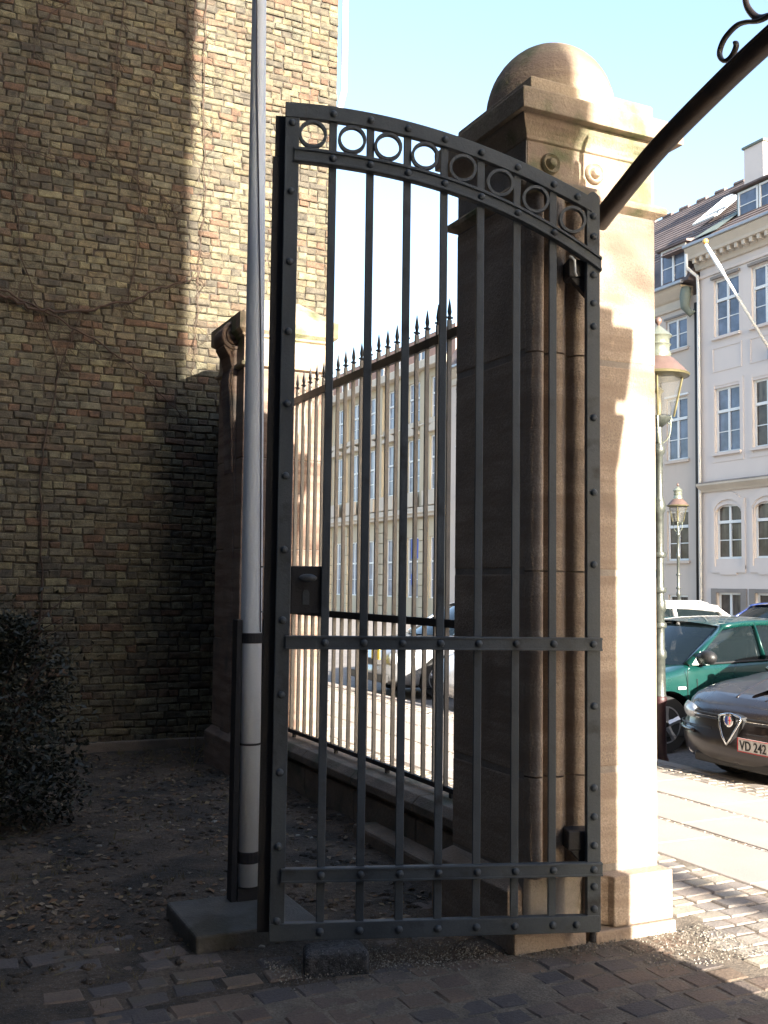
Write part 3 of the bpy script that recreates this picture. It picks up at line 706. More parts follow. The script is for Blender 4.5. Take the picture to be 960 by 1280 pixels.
for a, h in ((-.1, .42), (.05, .36), (.2, .22), (-.3, .25)):
    build('stalk', MB().tube([(2.45, 8.9, 0), (2.45+a*.3, 8.9, h*.5), (2.45+a*.5, 8.88, h), (2.45+a*.9, 8.86, h*1.2)], [.004, .004, .003, .001], 4), m_grass, we)

# ------------------------------------------------------------------ houses across the street
def facade(X, ya, yb, z0, z1, ops, dep=.16):
    ys = sorted(set([ya, yb]+[v for o in ops for v in (o[0], o[1])])); zs = sorted(set([z0, z1]+[v for o in ops for v in (o[2], o[3])]))
    mb = MB()
    for i in range(len(ys)-1):
        for j in range(len(zs)-1):
            cy, cz = (ys[i]+ys[i+1])/2, (zs[j]+zs[j+1])/2
            if any(o[0] < cy < o[1] and o[2] < cz < o[3] for o in ops): continue
            mb.add([(X, ys[i], zs[j]), (X, ys[i+1], zs[j]), (X, ys[i+1], zs[j+1]), (X, ys[i], zs[j+1])], [(0, 1, 2, 3)])
    for a, b, c, d in ops:
        e = X+dep
        mb.add([(X, a, c), (X, b, c), (X, b, d), (X, a, d), (e, a, c), (e, b, c), (e, b, d), (e, a, d)], [(0, 1, 5, 4), (1, 2, 6, 5), (2, 3, 7, 6), (3, 0, 4, 7)])
    return mb
_wc = {}
def window(parent, X, yc, z0, wd, ht, transom=.66, glass=None, lower=2, cols=2, fr=.065, name='window'):
    key = (round(wd, 2), round(ht, 2), transom, lower, cols)
    if key not in _wc:
        f = MB(); h = wd/2
        f.box(-.02, .05, -h, -h+fr, 0, ht); f.box(-.02, .05, h-fr, h, 0, ht)
        f.box(-.018, .048, -h+fr, h-fr, 0, fr); f.box(-.018, .048, -h+fr, h-fr, ht-fr, ht)
        zt = ht*transom if transom else ht
        cw = wd/cols
        for c in range(1, cols): f.box(-.028, .046, -h+c*cw-.04, -h+c*cw+.04, fr, ht-fr)
        if transom: f.box(-.04, .044, -h+fr, h-fr, zt-.045, zt+.045)
        panes = []
        for c in range(cols):
            y0 = -h+c*cw+(.04 if c else fr); y1 = -h+(c+1)*cw-(.04 if c < cols-1 else fr)
            zz0 = fr; zz1 = (zt-.045) if transom else ht-fr
            for q in range(lower):
                a = zz0+(zz1-zz0)*q/lower; b = zz0+(zz1-zz0)*(q+1)/lower
                if q: f.box(-.006, .03, y0, y1, a-.014, a+.014)
                panes.append((y0, y1, a, b))
            if transom: panes.append((y0, y1, zt+.045, ht-fr))
        pm = []
        for (y0, y1, a, b) in panes:
            p = MB().box(.012, .02, y0-.004, y1+.004, a+.0145 if a > fr+.02 else a-.004, b-.0145 if b < ht-fr-.02 else b+.004); pm.append(p.mesh('pane'))
        fm = f.mesh('window'); fm.materials.append(m_trim)
        for p in pm: p.materials.append(m_win)
        _wc[key] = (fm, pm)
    fm, pm = _wc[key]
    W = put(fm, name, parent, Vector((X, yc, z0))-worg(parent))
    for p in pm:
        o = put(p, 'pane', W, (0, 0, 0))
        if glass is not None:
            o.material_slots[0].link = 'OBJECT'; o.material_slots[0].material = glass
    return W
FXX = 23.0
gh = thing('grey_house', 'pale grey rendered town house with white windows and carved cornice at the right', 'house', (FXX, 18.0, 0))
cols = [23.93-1.565*i for i in range(9)]
ops = []
for c in cols:
    ops += [(c-.53, c+.53, 9.40, 11.22), (c-.53, c+.53, 5.78, 7.80), (c-.53, c+.53, 2.52, 4.20), (c-.5, c+.5, .75, 1.50)]
build('wall', facade(FXX, 10.6, 25.06, -.1, 11.9, ops), m_plas, gh)
build('rear_walls', MB().add([(FXX, 10.6, -.1), (FXX, 10.6, 11.9), (34, 10.6, 11.9), (34, 10.6, -.1), (FXX, 25.06, -.1), (FXX, 25.06, 11.9), (34, 25.06, 11.9), (34, 25.06, -.1)], [(0, 1, 2, 3), (4, 7, 6, 5)]), m_plas, gh)
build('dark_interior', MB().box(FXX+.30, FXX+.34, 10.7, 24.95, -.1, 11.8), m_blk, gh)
for ci, c in enumerate(cols):
    window(gh, FXX+.10, c, 9.40, 1.06, 1.82, .64, m_win)
    window(gh, FXX+.10, c, 5.78, 1.06, 2.02, .64, m_winw if ci % 3 else m_win)
    window(gh, FXX+.10, c, 2.52, 1.06, 1.66, .68, m_winw)
    window(gh, FXX+.10, c, .75, 1.0, .75, 0, m_winw, lower=1)
    for z0 in (9.34, 5.72): build('sill', MB().box(FXX-.10, FXX+.06, c-.60, c+.60, z0-.02, z0+.06), m_plas, gh)
    build('window_hood', MB().box(FXX-.09, FXX+.02, c-.60, c+.60, 11.25, 11.33), m_base, gh)
    def fr_(z0, z1, hw, wd, d, m=m_plas, nm='surround'):
        mb = MB().box(FXX-d, FXX+.004, c-hw, c-hw+wd, z0, z1); mb.box(FXX-d, FXX+.004, c+hw-wd, c+hw, z0, z1)
        mb.box(FXX-d+.003, FXX+.004, c-hw+wd, c+hw-wd, z0, z0+wd); mb.box(FXX-d+.003, FXX+.004, c-hw+wd, c+hw-wd, z1-wd, z1); build(nm, mb, m, gh)
    fr_(8.32, 9.10, .62, .05, .022, nm='sunk_panel')
    fr_(5.50, 8.02, .67, .14, .02)
    # arched surround of the ground floor windows, with lifted brow
    arch = [(c+.53*cos(a), 3.93+.25*sin(a)) for a in [pi*i/12 for i in range(13)]]
    mb = MB(); mb.prism([(c+.54, 4.21)]+[(max(c-.53, min(c+.53, y)), z) for y, z in arch]+[(c-.54, 4.21)], FXX-.02, FXX+.12, 'x'); build('arch_spandrel', mb, m_plas, gh)
    mb = MB(); top = [(c-.70, 4.33), (c-.55, 4.33), (c-.38, 4.45), (c-.2, 4.54), (c, 4.56), (c+.2, 4.54), (c+.38, 4.45), (c+.55, 4.33), (c+.70, 4.33)]
    inn = [(c-.62, 4.02), (c-.5, 4.12), (c-.38, 4.24), (c-.2, 4.31), (c, 4.33), (c+.2, 4.31), (c+.38, 4.24), (c+.5, 4.12), (c+.62, 4.02)]
    vs = [(FXX-.045, y, z) for y, z in top+inn]+[(FXX+.003, y, z) for y, z in top+inn]; n = 9
    fs = []
    for i in range(n-1): fs += [(i, i+1, n+i+1, n+i), (i, i+1, 2*n+i+1, 2*n+i), (n+i, n+i+1, 3*n+i+1, 3*n+i)]
    fs += [(0, n, 3*n, 2*n), (n-1, 2*n-1, 4*n-1, 3*n-1)]
    build('brow_moulding', MB().add(vs, fs), m_plas, gh)
    mb = MB(); mb.box(FXX-.035, FXX+.004, c-.70, c-.56, 2.22, 4.30); mb.box(FXX-.035, FXX+.004, c+.56, c+.70, 2.22, 4.30); mb.box(FXX-.04, FXX+.004, c-.70, c+.70, 2.10, 2.30); mb.box(FXX-.04, FXX+.004, c-.35, c+.35, 2.04, 2.10)
    build('surround', mb, m_plas, gh)
    mb = MB().box(FXX-.04, FXX+.004, c-.73, c-.5, .5, 1.62); mb.box(FXX-.04, FXX+.004, c+.5, c+.73, .5, 1.62); mb.box(FXX-.037, FXX+.004, c-.5, c+.5, 1.5, 1.617); mb.box(FXX-.037, FXX+.004, c-.5, c+.5, .5, .75)
    build('basement_surround', mb, m_base, gh)
mb = MB(); mb.prism([(FXX-.10, 4.66), (FXX-.26, 4.80), (FXX-.26, 4.86), (FXX+.0, 4.93), (FXX+.0, 4.60), (FXX-.06, 4.60)], 10.6, 25.04, 'y'); build('string_course', mb, m_corn, gh)
mb = MB(); mb.prism([(FXX-.26, 4.862), (FXX-.27, 4.87), (FXX+.0, 4.945), (FXX+.0, 4.932)], 10.6, 25.05, 'y'); build('course_flashing', mb, m_base, gh)
mb = MB(); mb.prism([(FXX+.0, 11.42), (FXX-.05, 11.42), (FXX-.07, 11.50), (FXX+.0, 11.50)], 10.6, 25.1, 'y'); build('architrave', mb, m_plas, gh)
mb = MB(); mb.prism([(FXX+.3, 11.72), (FXX-.08, 11.72), (FXX-.10, 11.80), (FXX-.14, 11.90), (FXX-.14, 12.02), (FXX-.40, 12.03), (FXX-.42, 12.12), (FXX-.47, 12.2), (FXX-.55, 12.32), (FXX-.55, 12.36), (FXX+.3, 12.40)], 10.6, 25.18, 'y'); build('cornice', mb, m_corn, gh)
mod = MB().box(FXX-.36, FXX-.13, -.06, .06, 11.88, 12.028); mod.v = [(x-FXX, y, z) for x, y, z in mod.v]; mm = mod.mesh('modillion'); mm.materials.append(m_corn)
y = 24.95
while y > 11: put(mm, 'modillion', gh, (0, y-18.0, 0)); y -= .30
build('gutter', MB().box(FXX-.62, FXX-.50, 10.6, 25.2, 12.36, 12.46), m_zinc, gh, bevel=.02)
RZ = 16.86; RX = 28.4
mb = MB(); mb.prism([(FXX-.56, 12.42), (RX, RZ), (34.0, 12.42)], 10.6, 26.3, 'y'); rf = build('roof', mb, m_tile, gh)
def slopeX(z): return FXX-.56+(z-12.42)*(RX-FXX+.56)/(RZ-12.42)
# overlapping tile courses as real ridges
tl = MB(); k = 0
zz = 12.5
while zz < RZ-.05:
    x0 = slopeX(zz); tl.prism([(x0-.018, zz+.01), (x0+.02, zz-.01), (slopeX(zz+.20)+.02, zz+.18), (slopeX(zz+.20)-.012, zz+.19)], 10.6, 26.28, 'y'); zz += .20
kind(build('roof_tile_courses', tl, m_tile, gh), 'stuff')
for yy, nm in ((24.9, 0),):
    pass
# black strip standing for the gap's shadow between the houses, then the white pipe
build('gap_shadow_strip', MB().tube([(FXX-.06, 25.19, 10.7), (FXX-.06, 25.19, 0)], .06, 10), m_blk, gh, smooth=True)
build('downpipe_swan_neck', MB().tube([(22.40, 25.02, 12.15), (22.42, 25.02, 11.72), (22.86, 25.03, 11.50), (22.90, 25.04, 11.1), (22.90, 25.04, .1)], .05, 8), m_trim, gh, smooth=True)
def dormer(parent, yc, wd, z0, z1, X, cold=False, back=2.2, hip=.35):
    root = parent
    d = build('dormer', MB().box(X+.02, X+back, yc-wd/2, yc+wd/2, z0, z1), m_lead if cold else m_tile, root)
    p = worg(d)
    f = MB(); f.v = []; 
    mb = MB(); mb.prism([(X-.16, z1), (X-.16, z1+.06), (X+.9, z1+hip), (X+back+1, z1+hip), (X+back+1, z1)], yc-wd/2-.12, yc+wd/2+.12, 'y'); build('dormer_roof', mb, m_tile, d)
    return d
d1 = dormer(gh, 23.05, 1.75, 12.95, 13.95, 23.45, True)
for yy in (23.42, 22.55): window(gh, 23.44, yy, 13.0, .82, .9, 0, m_win, lower=2, cols=1, name='dormer_window')
mb = MB(); mb.prism([(slopeX(13.05)-.05, 12.98), (slopeX(13.95), 13.95), (slopeX(13.95), 12.98)], 23.95, 24.02, 'y'); build('dormer_cheek', mb, m_lead, gh)
build('lead_flashing', MB().add([(slopeX(12.6)-.05, 25.0, 12.66), (slopeX(12.6)-.05, 23.9, 12.66), (slopeX(13.6)-.05, 23.9, 13.66), (slopeX(13.4)-.05, 24.5, 13.46)], [(0, 1, 2, 3)]), m_lead, gh)
# open rooflight
sk = build('rooflight', MB().box(24.05, 24.12, 25.0, 25.95, 13.95, 13.99), m_trim, gh)
mb = MB(); mb.add([(24.15, 26.4, 13.70), (24.15, 25.5, 13.70), (25.35, 25.5, 14.78), (25.35, 26.4, 14.78)], [(0, 1, 2, 3)]); mb.v = [(x-.05, y, z+.10) for x, y, z in mb.v]
build('rooflight_pane', mb, m_skyl, gh)
mb = MB()
for yy in (25.42, 26.44): mb.tube([(24.0, yy, 13.80), (25.4, yy, 14.95)], .05, 6)
mb.tube([(24.0, 25.42, 13.80), (24.0, 26.44, 13.80)], .05, 6); mb.tube([(25.4, 25.42, 14.95), (25.4, 26.44, 14.95)], .05, 6); build('rooflight_frame', mb, m_trim, gh)
ch = build('chimney', MB().box(27.0, 27.9, 26.25, 27.15, 15.8, 17.25), m_plas, rf); build('chimney_cap', MB().box(26.94, 27.96, 26.19, 27.21, 17.252, 17.33), m_lead, rf)
# facade flagpole
fl = thing('facade_flagpole', 'slanting white flagpole with gold knob fixed to the pale grey house', 'flagpole', (FXX, 22.2, 8.5))
a, b = Vector((FXX, 22.12, 8.45)), Vector((21.3, 22.966, 11.70))
build('pole', MB().tube([a, a.lerp(b, .7), a.lerp(b, .8), b], [.045, .04, .07, .05], 10), m_trim, fl, smooth=True)
build('pole_knob', MB().lathe([(.01, -.09), (.07, -.06), (.09, 0), (.07, .06), (.01, .09)], b+Vector((0, 0, .08)), 'z', 12), m_gold, fl, smooth=True)
build('bracket', MB().box(FXX-.12, FXX+.004, 22.05, 22.2, 8.3, 8.6), m_zinc, fl)

bh_ = thing('beige_house', 'beige rendered house with lower eaves and a white dormer, left of the grey house', 'house', (FXX, 33.0, 0))
cols2 = [26.2+1.75*i for i in range(9)]
ops = []
for c in cols2: ops += [(c-.50, c+.50, 9.40, 10.42), (c-.50, c+.50, 5.76, 7.80), (c-.50, c+.50, 2.50, 4.12), (c-.45, c+.45, .7, 1.4)]
build('wall', facade(FXX+.02, 25.12, 41.5, -.1, 11.0, ops), m_plas2, bh_)
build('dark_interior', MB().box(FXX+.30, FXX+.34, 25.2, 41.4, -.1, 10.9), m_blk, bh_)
for c in cols2:
    window(bh_, FXX+.10, c, 9.40, 1.0, 1.02, 0, m_win)
    window(bh_, FXX+.10, c, 5.76, 1.0, 2.04, .66, m_win)
    window(bh_, FXX+.10, c, 2.50, 1.0, 1.62, .68, m_winw)
    window(bh_, FXX+.10, c, .7, .9, .7, 0, m_winw, lower=1)
    for z0, z1 in ((9.40, 10.42), (5.76, 7.80), (2.50, 4.12)):
        build('sill', MB().box(FXX-.05, FXX+.06, c-.58, c+.58, z0-.09, z0), m_plas2, bh_)
    build('window_hood', MB().box(FXX-.03, FXX+.06, c-.56, c+.56, 10.46, 10.52), m_base, bh_)
    build('window_hood', MB().box(FXX-.03, FXX+.06, c-.56, c+.56, 7.84, 7.90), m_trim, bh_)
mb = MB(); mb.prism([(FXX+.2, 10.70), (FXX-.05, 10.70), (FXX-.07, 10.78), (FXX-.02, 10.80), (FXX-.02, 11.0), (FXX-.10, 11.04), (FXX-.32, 11.26), (FXX-.38, 11.38), (FXX+.2, 11.40)], 25.6, 41.5, 'y'); build('cornice', mb, m_corn, bh_)
build('cornice_end', MB().tube([(FXX-.15, 25.55, 11.25), (FXX-.22, 25.50, 10.95), (FXX-.28, 25.45, 10.6), (FXX-.15, 25.32, 10.35), (FXX-.1, 25.2, 10.45)], [.16, .18, .14, .1, .07], 8), m_lead, bh_, smooth=True)
build('gutter', MB().box(FXX-.50, FXX-.38, 25.4, 41.5, 11.36, 11.47), m_zinc, bh_, bevel=.02)
mb = MB(); mb.prism([(FXX-.40, 11.42), (FXX+.55, 12.75), (RX, RZ), (34, 11.42)], 26.3, 41.5, 'y'); build('roof', mb, m_tile, bh_)
mb = MB(); mb.prism([(FXX-.40, 11.42), (FXX+.55, 12.75), (FXX+2, 13.9), (FXX+2, 11.42)], 25.2, 26.298, 'y'); build('roof', mb, m_tile, bh_)
tl = MB(); zz = 12.9
while zz < RZ-.05:
    f = lambda q: FXX+.55+(q-12.75)*(RX-FXX-.55)/(RZ-12.75)
    tl.prism([(f(zz)-.018, zz+.01), (f(zz)+.02, zz-.01), (f(zz+.2)+.02, zz+.18), (f(zz+.2)-.012, zz+.19)], 26.31, 41.5, 'y'); zz += .2
kind(build('roof_tile_courses', tl, m_tile, bh_), 'stuff')
for k in range(4):
    yc = 25.98+3.6*k; d = dormer(bh_, yc, 1.26, 11.43, 12.70, 22.76, False, 1.9, .3)
    window(bh_, 22.73, yc, 11.45, 1.18, 1.25, 0, m_win, lower=2, name='dormer_window')
for k in range(14): build('ridge_tile', MB().lathe([(.12, 0), (.10, .5)], (RX, 27+k*1.0, RZ), 'y', 8), m_tile, bh_)

# the long pale building farther up the street, seen through the railing
pb = thing('pale_palace', 'long pale yellow building with tall windows seen through the railing bars', 'building', (FXX, 55, 0))
cols3 = [42.6+2.35*i for i in range(8)]
ops = []
for c in cols3: ops += [(c-.6, c+.6, 9.5, 11.5), (c-.65, c+.65, 6.1, 8.7), (c-.6, c+.6, 1.0, 3.9)]
build('wall', facade(FXX, 41.6, 61.0, -.1, 12.2, ops), m_pale, pb)
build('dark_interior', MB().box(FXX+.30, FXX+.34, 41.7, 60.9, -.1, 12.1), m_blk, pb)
build('end_wall', MB().add([(FXX, 61, -.1), (34, 61, -.1), (34, 61, 12.2), (FXX, 61, 12.2)], [(0, 1, 2, 3)]), m_pale, pb)
for c in cols3:
    window(pb, FXX+.10, c, 9.5, 1.2, 2.0, .6, m_pwin); window(pb, FXX+.10, c, 6.1, 1.3, 2.6, .6, m_pwin); window(pb, FXX+.10, c, 1.0, 1.2, 2.9, .6, m_pwin)
    build('sill', MB().box(FXX-.14, FXX+.06, c-.8, c+.8, 9.3, 9.5), m_corn, pb)
    mb = MB(); mb.prism([(c-.85, 8.85), (c+.85, 8.85), (c+.85, 8.98), (c, 9.25), (c-.85, 8.98)], FXX-.22, FXX+.004, 'x'); build('window_pediment', mb, m_corn, pb)
    build('pilaster', MB().box(FXX-.16, FXX+.004, c+.95, c+1.4, 5.35, 11.9), m_pale, pb, bevel=.02)
    mb = MB()
    build('balustrade', MB().box(FXX-.35, FXX-.25, c-.8, c+.8, 5.36, 6.05), m_corn, pb)
    for j in range(9):
        z = .0+j*.53; build('rusticated_block', MB().box(FXX-.09, FXX+.004, c+.75, c+1.6, z+.02, z+.51), m_pale, pb, bevel=.02)
for z0, z1, d in ((4.85, 5.3, .35), (11.9, 12.3, .45), (5.0, 5.1, .45), (9.22, 9.32, .2)):
    build('string_course', MB().box(FXX-d, FXX+.0, 41.6, 61.0, z0, z1), m_corn, pb, bevel=.03)
build('attic', MB().box(FXX+.4, FXX+.8, 41.6, 61.0, 12.31, 13.8), m_redr, pb)
build('roof', MB().prism([(FXX+.38, 13.8), (FXX+4, 14.6), (34, 14.6), (34, 13.8)], 41.6, 61.0, 'y'), m_redr, pb)
for c in cols3: window(pb, FXX+.36, c, 12.55, .9, 1.0, 0, m_win, name='attic_window')
sg = thing('parking_sign', 'blue street sign on a thin post in front of the pale yellow building', 'sign', (21.6, 42.0, .02))
build('post', MB().tube([(21.6, 42.0, .02), (21.6, 42.0, 3.6)], .04, 8), m_zinc, sg)
build('sign_board', MB().box(21.5, 21.56, 41.55, 42.15, 2.8, 3.7), m_blue, sg); build('sign_board', MB().box(21.5, 21.56, 41.7, 42.15, 1.6, 2.1), m_blue, sg)

# ------------------------------------------------------------------ street lamps
def lamp(loc, label, s=1.0):
    x, y, z = loc; ls = 1.22; rt_ = thing('street_lamp', label, 'street lamp', loc, group='old street lamps along the parking rows')
    def b(n, pr, m, **k):
        return build(n, MB().lathe([(r*s, h) for r, h in pr], (x, y, z), 'z', k.pop('seg', 14)), m, rt_, auto=50)
    b('foot', [(.075, 0), (.075, .10), (.06, .14), (.055, .30), (.05, .62), (.062, .64), (.062, .68), (.05, .70)], m_lampr)
    b('post', [(.058, .70), (.052, .72), (.046, 1.05), (.062, 1.07), (.062, 1.12), (.044, 1.15), (.042, 1.5), (.058, 1.52), (.058, 1.60), (.040, 1.63), (.040, 2.45), (.055, 2.48), (.062, 2.53), (.050, 2.58), (.034, 2.62), (.034, 3.02), (.056, 3.05), (.060, 3.09), (.040, 3.13), (.034, 3.16), (.03, 3.32)], m_lampg)
    for i in range(3):
        b('post_ring', [(.058, 1.35+i*.34), (.064, 1.365+i*.34), (.064, 1.385+i*.34), (.058, 1.40+i*.34)], m_lampg)
    b('lantern_base', [(.03, 3.30), (.115, 3.37), (.12, 3.40), (.10, 3.41)], m_lampg)
    for k in range(4):
        a = pi/4+k*pi/2; u = Vector((cos(a), sin(a), 0))
        build('lantern_arm', MB().tube(smoothp([Vector((x, y, z+3.12)), Vector((x, y, z+3.20))+u*.09*s, Vector((x, y, z+3.33))+u*.11*s, Vector((x, y, z+3.41))+u*.11*s], 4), .008*s, 5), m_lampw, rt_)
        build('lantern_bar', MB().tube([Vector((x, y, z+3.40))+u*.115*s*ls, Vector((x, y, z+3.80))+u*.185*s*ls], .011*s, 5), m_brass, rt_)
    build('lamp_scroll', MB().tube([(x+s*(.13+.035*cos(t*.5)), y, z+3.38+s*.035*sin(t*.5)) for t in range(12)], .007, 5), m_lampw, rt_)
    b('lantern_glass', [(ls*r_, h_) for r_, h_ in [(.105, 3.41), (.175, 3.79)]], m_lglass, seg=8)
    b('gas_mantle', [(.02, 3.41), (.028, 3.5), (.02, 3.62), (.05, 3.66), (.01, 3.7)], m_brass)
    b('lantern_rim', [(ls*r_, h_) for r_, h_ in [(.185, 3.78), (.24, 3.80), (.245, 3.82), (.21, 3.84)]], m_brass, seg=24)
    b('lantern_hood', [(ls*r_, h_) for r_, h_ in [(.235, 3.822), (.205, 3.87), (.125, 3.97), (.10, 3.99), (.02, 3.995)]], m_copper, seg=24)
    b('chimney_cowl', [(ls*r_, h_) for r_, h_ in [(.095, 3.985), (.10, 4.03), (.085, 4.05), (.088, 4.10), (.10, 4.115), (.085, 4.13), (.088, 4.18), (.11, 4.20), (.10, 4.215), (.03, 4.29), (.01, 4.31)]], m_lampw)
    b('finial', [(.01, 4.30), (.014, 4.32), (.034, 4.345), (.034, 4.37), (.01, 4.395)], m_copper)
    return rt_
lamp((6.76, 7.95, -.13), 'old iron street lamp with copper hood close behind the stone pier, the nearer of two')
lamp((18.2, 20.7, -.10), 'smaller looking old street lamp farther away, in front of the beige house', .95)

# ------------------------------------------------------------------ cars
def lerp_list(L, x):
    if x <= L[0][0]: return L[0][1]
    for (a, b), (c, d) in zip(L[:-1], L[1:]):
        if x <= c:
            t = (x-a)/(c-a); t = t*t*(3-2*t)*.35+t*.65; return b+(d-b)*t
    return L[-1][1]
def ray_box(): pass
def car(P):
    """local axes: x from nose to tail, y across, z up; wheels stand on z=0"""
    root = thing(P.get('name', 'parked_car'), P['label'], 'car', P['loc'], P.get('rz', 0), P.get('group', 'cars parked side by side across the street'))
    L_, W, top, G = P['L'], P['W'], P['top'], P['gh']
    hw = W/2; zb = .20; wr = P.get('wr', .30); wx = P['wheels']
    # levels: fraction of height, x offset at nose, x offset at tail, width factor
    lev = [(0, .14, .14, .86), (.05, .08, .08, .93), (.16, .025, .03, .965), (.30, 0, 0, .985), (.42, 0, 0, .995), (.52, .012, .01, 1.0), (.60, .03, .03, 1.0), (.70, .05, .04, .995), (.80, .075, .05, .985), (.90, .11, .06, .965), (.97, .16, .08, .94), (1.0, .22, .11, .90)]
    lev = P.get('lev', lev)
    xs_side = []
    nc = P.get('nose', .42); tc = P.get('tail', .28); ex = P.get('exp', 2.5)
    out = []      # right half outline from nose centre to tail centre: (kind, param)
    N1 = 14
    for i in range(N1+1):
        a = (pi/2)*i/N1; out.append(('n', 1-abs(cos(a))**(2/ex), abs(sin(a))**(2/ex)))
    x = nc+.05
    while x < L_-tc-.02: out.append(('s', x, 1)); x += .055
    for i in range(9):
        a = (pi/2)*(1-i/8); out.append(('t', abs(cos(a))**(2/ex), abs(sin(a))**(2/ex)))
    n = len(out); full = 2*n-2
    vs = []; rings = []
    def zt(x): return lerp_list(top, x)
    def ring(fz, on, ot, wf, zfun=None, cl=0):
        r = []
        for side in (1, -1):
            idx = range(n) if side == 1 else range(n-2, 0, -1)
            for i in idx:
                k, p, q = out[i]
                if k == 'n': x = on+nc*p*(1-on*.3)
                elif k == 's': x = p
                else: x = L_-ot-tc*(1-p)
                if k == 's': x = min(max(x, on+nc), L_-ot-tc) if False else x
                y = side*hw*wf*q
                z = zb+(zt(x)-zb)*fz
                if cl: z += cl*(1-(abs(q*wf))**2)
                r.append((x, y, z))
        return r
    for (fz, on, ot, wf) in lev: rings.append(ring(fz, on, ot, wf))
    for wf, on, ot in ((.78, .24, .13), (.55, .26, .15), (.3, .27, .16), (.08, .275, .165)):
        rings.append(ring(1.0, on, ot, wf, cl=.030))
    nl = len(lev)
    # snap to the wheel arches
    ar = wr+.055
    V = []
    for ri, r in enumerate(rings):
        rr = []
        for (x, y, z) in r:
            if ri < nl and abs(y) > hw*.7:
                for c in wx:
                    dx, dz = x-c, z-wr
                    d = sqrt(dx*dx+dz*dz)
                    if abs(d-ar) < .045 and z > .18: x = c+dx*ar/d; z = wr+dz*ar/d
            rr.append((x, y, z))
        V += rr
    F = []
    for ri in range(len(rings)-1):
        for k in range(full):
            k2 = (k+1) % full; q = (ri*full+k, ri*full+k2, (ri+1)*full+k2, (ri+1)*full+k)
            cx = sum(V[i][0] for i in q)/4; cy = sum(V[i][1] for i in q)/4; cz = sum(V[i][2] for i in q)/4
            if ri < nl-2 and abs(cy) > hw*.7 and any((cx-c)**2+(cz-wr)**2 < (ar-.004)**2 or (abs(cx-c) < ar*.9 and cz < wr) for c in wx): continue
            F.append(q)
    F.append(tuple(range(full)))
    mb = MB(); mb.v = V; mb.f = F; mb.r = [0]*len(F)
    m = P['paint']
    body = build('body', mb, m, root, local=True, auto=38)
    # wheel wells and wheels
    for c in wx:
        for sd in (1, -1):
            w_ = MB(); w_.lathe([(ar-.003, hw*.98*sd), (ar-.003, hw*.60*sd)], (c, 0, wr), 'y', 24, cap=False); w_.v = [(x, -y, z) for x, y, z in w_.v]; w_.v = [(x, y, z) for x, y, z in w_.v if True]
            w2 = MB(); w2.lathe([(ar, 0), (.02, .0)], (c, sd*hw*.60, wr), 'y', 24, cap=False)
            w_.v = [(x, y, max(z, zb-.02)) for x, y, z in w_.v]; w2.v = [(x, y, max(z, zb-.02)) for x, y, z in w2.v]
            w_.add(w2.v, w2.f); build('wheel_well', w_, m_blk, root, local=True)
            wh = build('wheel', MB().lathe([(wr*.62, -.085), (wr*.97, -.09), (wr, -.06), (wr, .06), (wr*.97, .09), (wr*.62, .085)], (c, sd*(hw*.965-.10), wr), 'y', 28), m_rub, root, local=True, auto=50)
            f = sd; yc = sd*(hw*.965-.10)
            rm = MB(); rm.lathe([(wr*.66, 0), (wr*.66, -.085*f), (wr*.60, -.088*f), (wr*.57, -.04*f)], (c, yc, wr), 'y', 28, cap=False)
            rm.lathe([(.05, -.03*f), (.045, -.075*f), (.001, -.08*f)], (c, yc, wr), 'y', 12)
            for s_ in range(5):
                a = s_*2*pi/5+.3; u = Vector((cos(a), 0, sin(a))); C0 = Vector((c, yc+.062*f, wr))
                rm.tube([C0+u*.03, C0+u*wr*.35+Vector((0, .006*f, 0)), C0+u*wr*.6], [.045, .034, .045], 6)
            build('rim', rm, m_alloy, wh, local=True, auto=50)
            build('brake_disc', MB().lathe([(wr*.5, -.02*f), (.02, -.021*f)], (c, yc, wr), 'y', 20, cap=False), m_blk, wh, local=True)
    # greenhouse
    b0, t0, bp, t1, b1, cp = G['b0'], G['t0'], G['bp'], G['t1'], G['b1'], G.get('cp', G['t1']-.05)   # base front, roof front, B pillar, roof rear, base rear, C pillar start
    zr = G['zr']; yb = hw*.90; yr = hw*G.get('yr', .70)
    def base(x, s): return Vector((x, s*yb, zt(x)+.005))
    def roofp(x, s):
        return Vector((x, s*yr, zr-.05*abs((x-(t0+t1)/2)/((t1-t0)/2))**2.5))
    def side_pt(x, f, s):      # point on side glass plane at x and height fraction f
        lo = base(x, s); hi_x = min(max(x, t0), t1); hi = roofp(hi_x, s); hi.x = x; return lo.lerp(hi, f)
    nseg = 8
    def curved(f0, f1, cu0, cu1, name, mt, k=nseg, out=0):
        vs = []; fs = []
        for j in range(5):
            t = j/4; A = f0[0].lerp(f1[0], t); B = f0[1].lerp(f1[1], t); cu = cu0+(cu1-cu0)*t
            for i in range(k+1):
                q = i/k; p = A.lerp(B, q); p = p+Vector((cu*(1-(2*q-1)**2), 0, .015*(1-(2*q-1)**2)*(t))); vs.append(p)
        for j in range(4):
            for i in range(k): fs.append((j*(k+1)+i, j*(k+1)+i+1, (j+1)*(k+1)+i+1, (j+1)*(k+1)+i))
        return build(name, MB().add(vs, fs), mt, root, local=True, smooth=True)
    curved((base(b0, 1), base(b0, -1)), (roofp(t0, 1), roofp(t0, -1)), -.28, -.12, 'windscreen', m_cglass)
    curved((base(b1, 1), base(b1, -1)), (roofp(t1, 1), roofp(t1, -1)), .12, .06, 'rear_window', m_cglass)
    # roof
    vs = []; fs = []; nx, ny = 12, 10
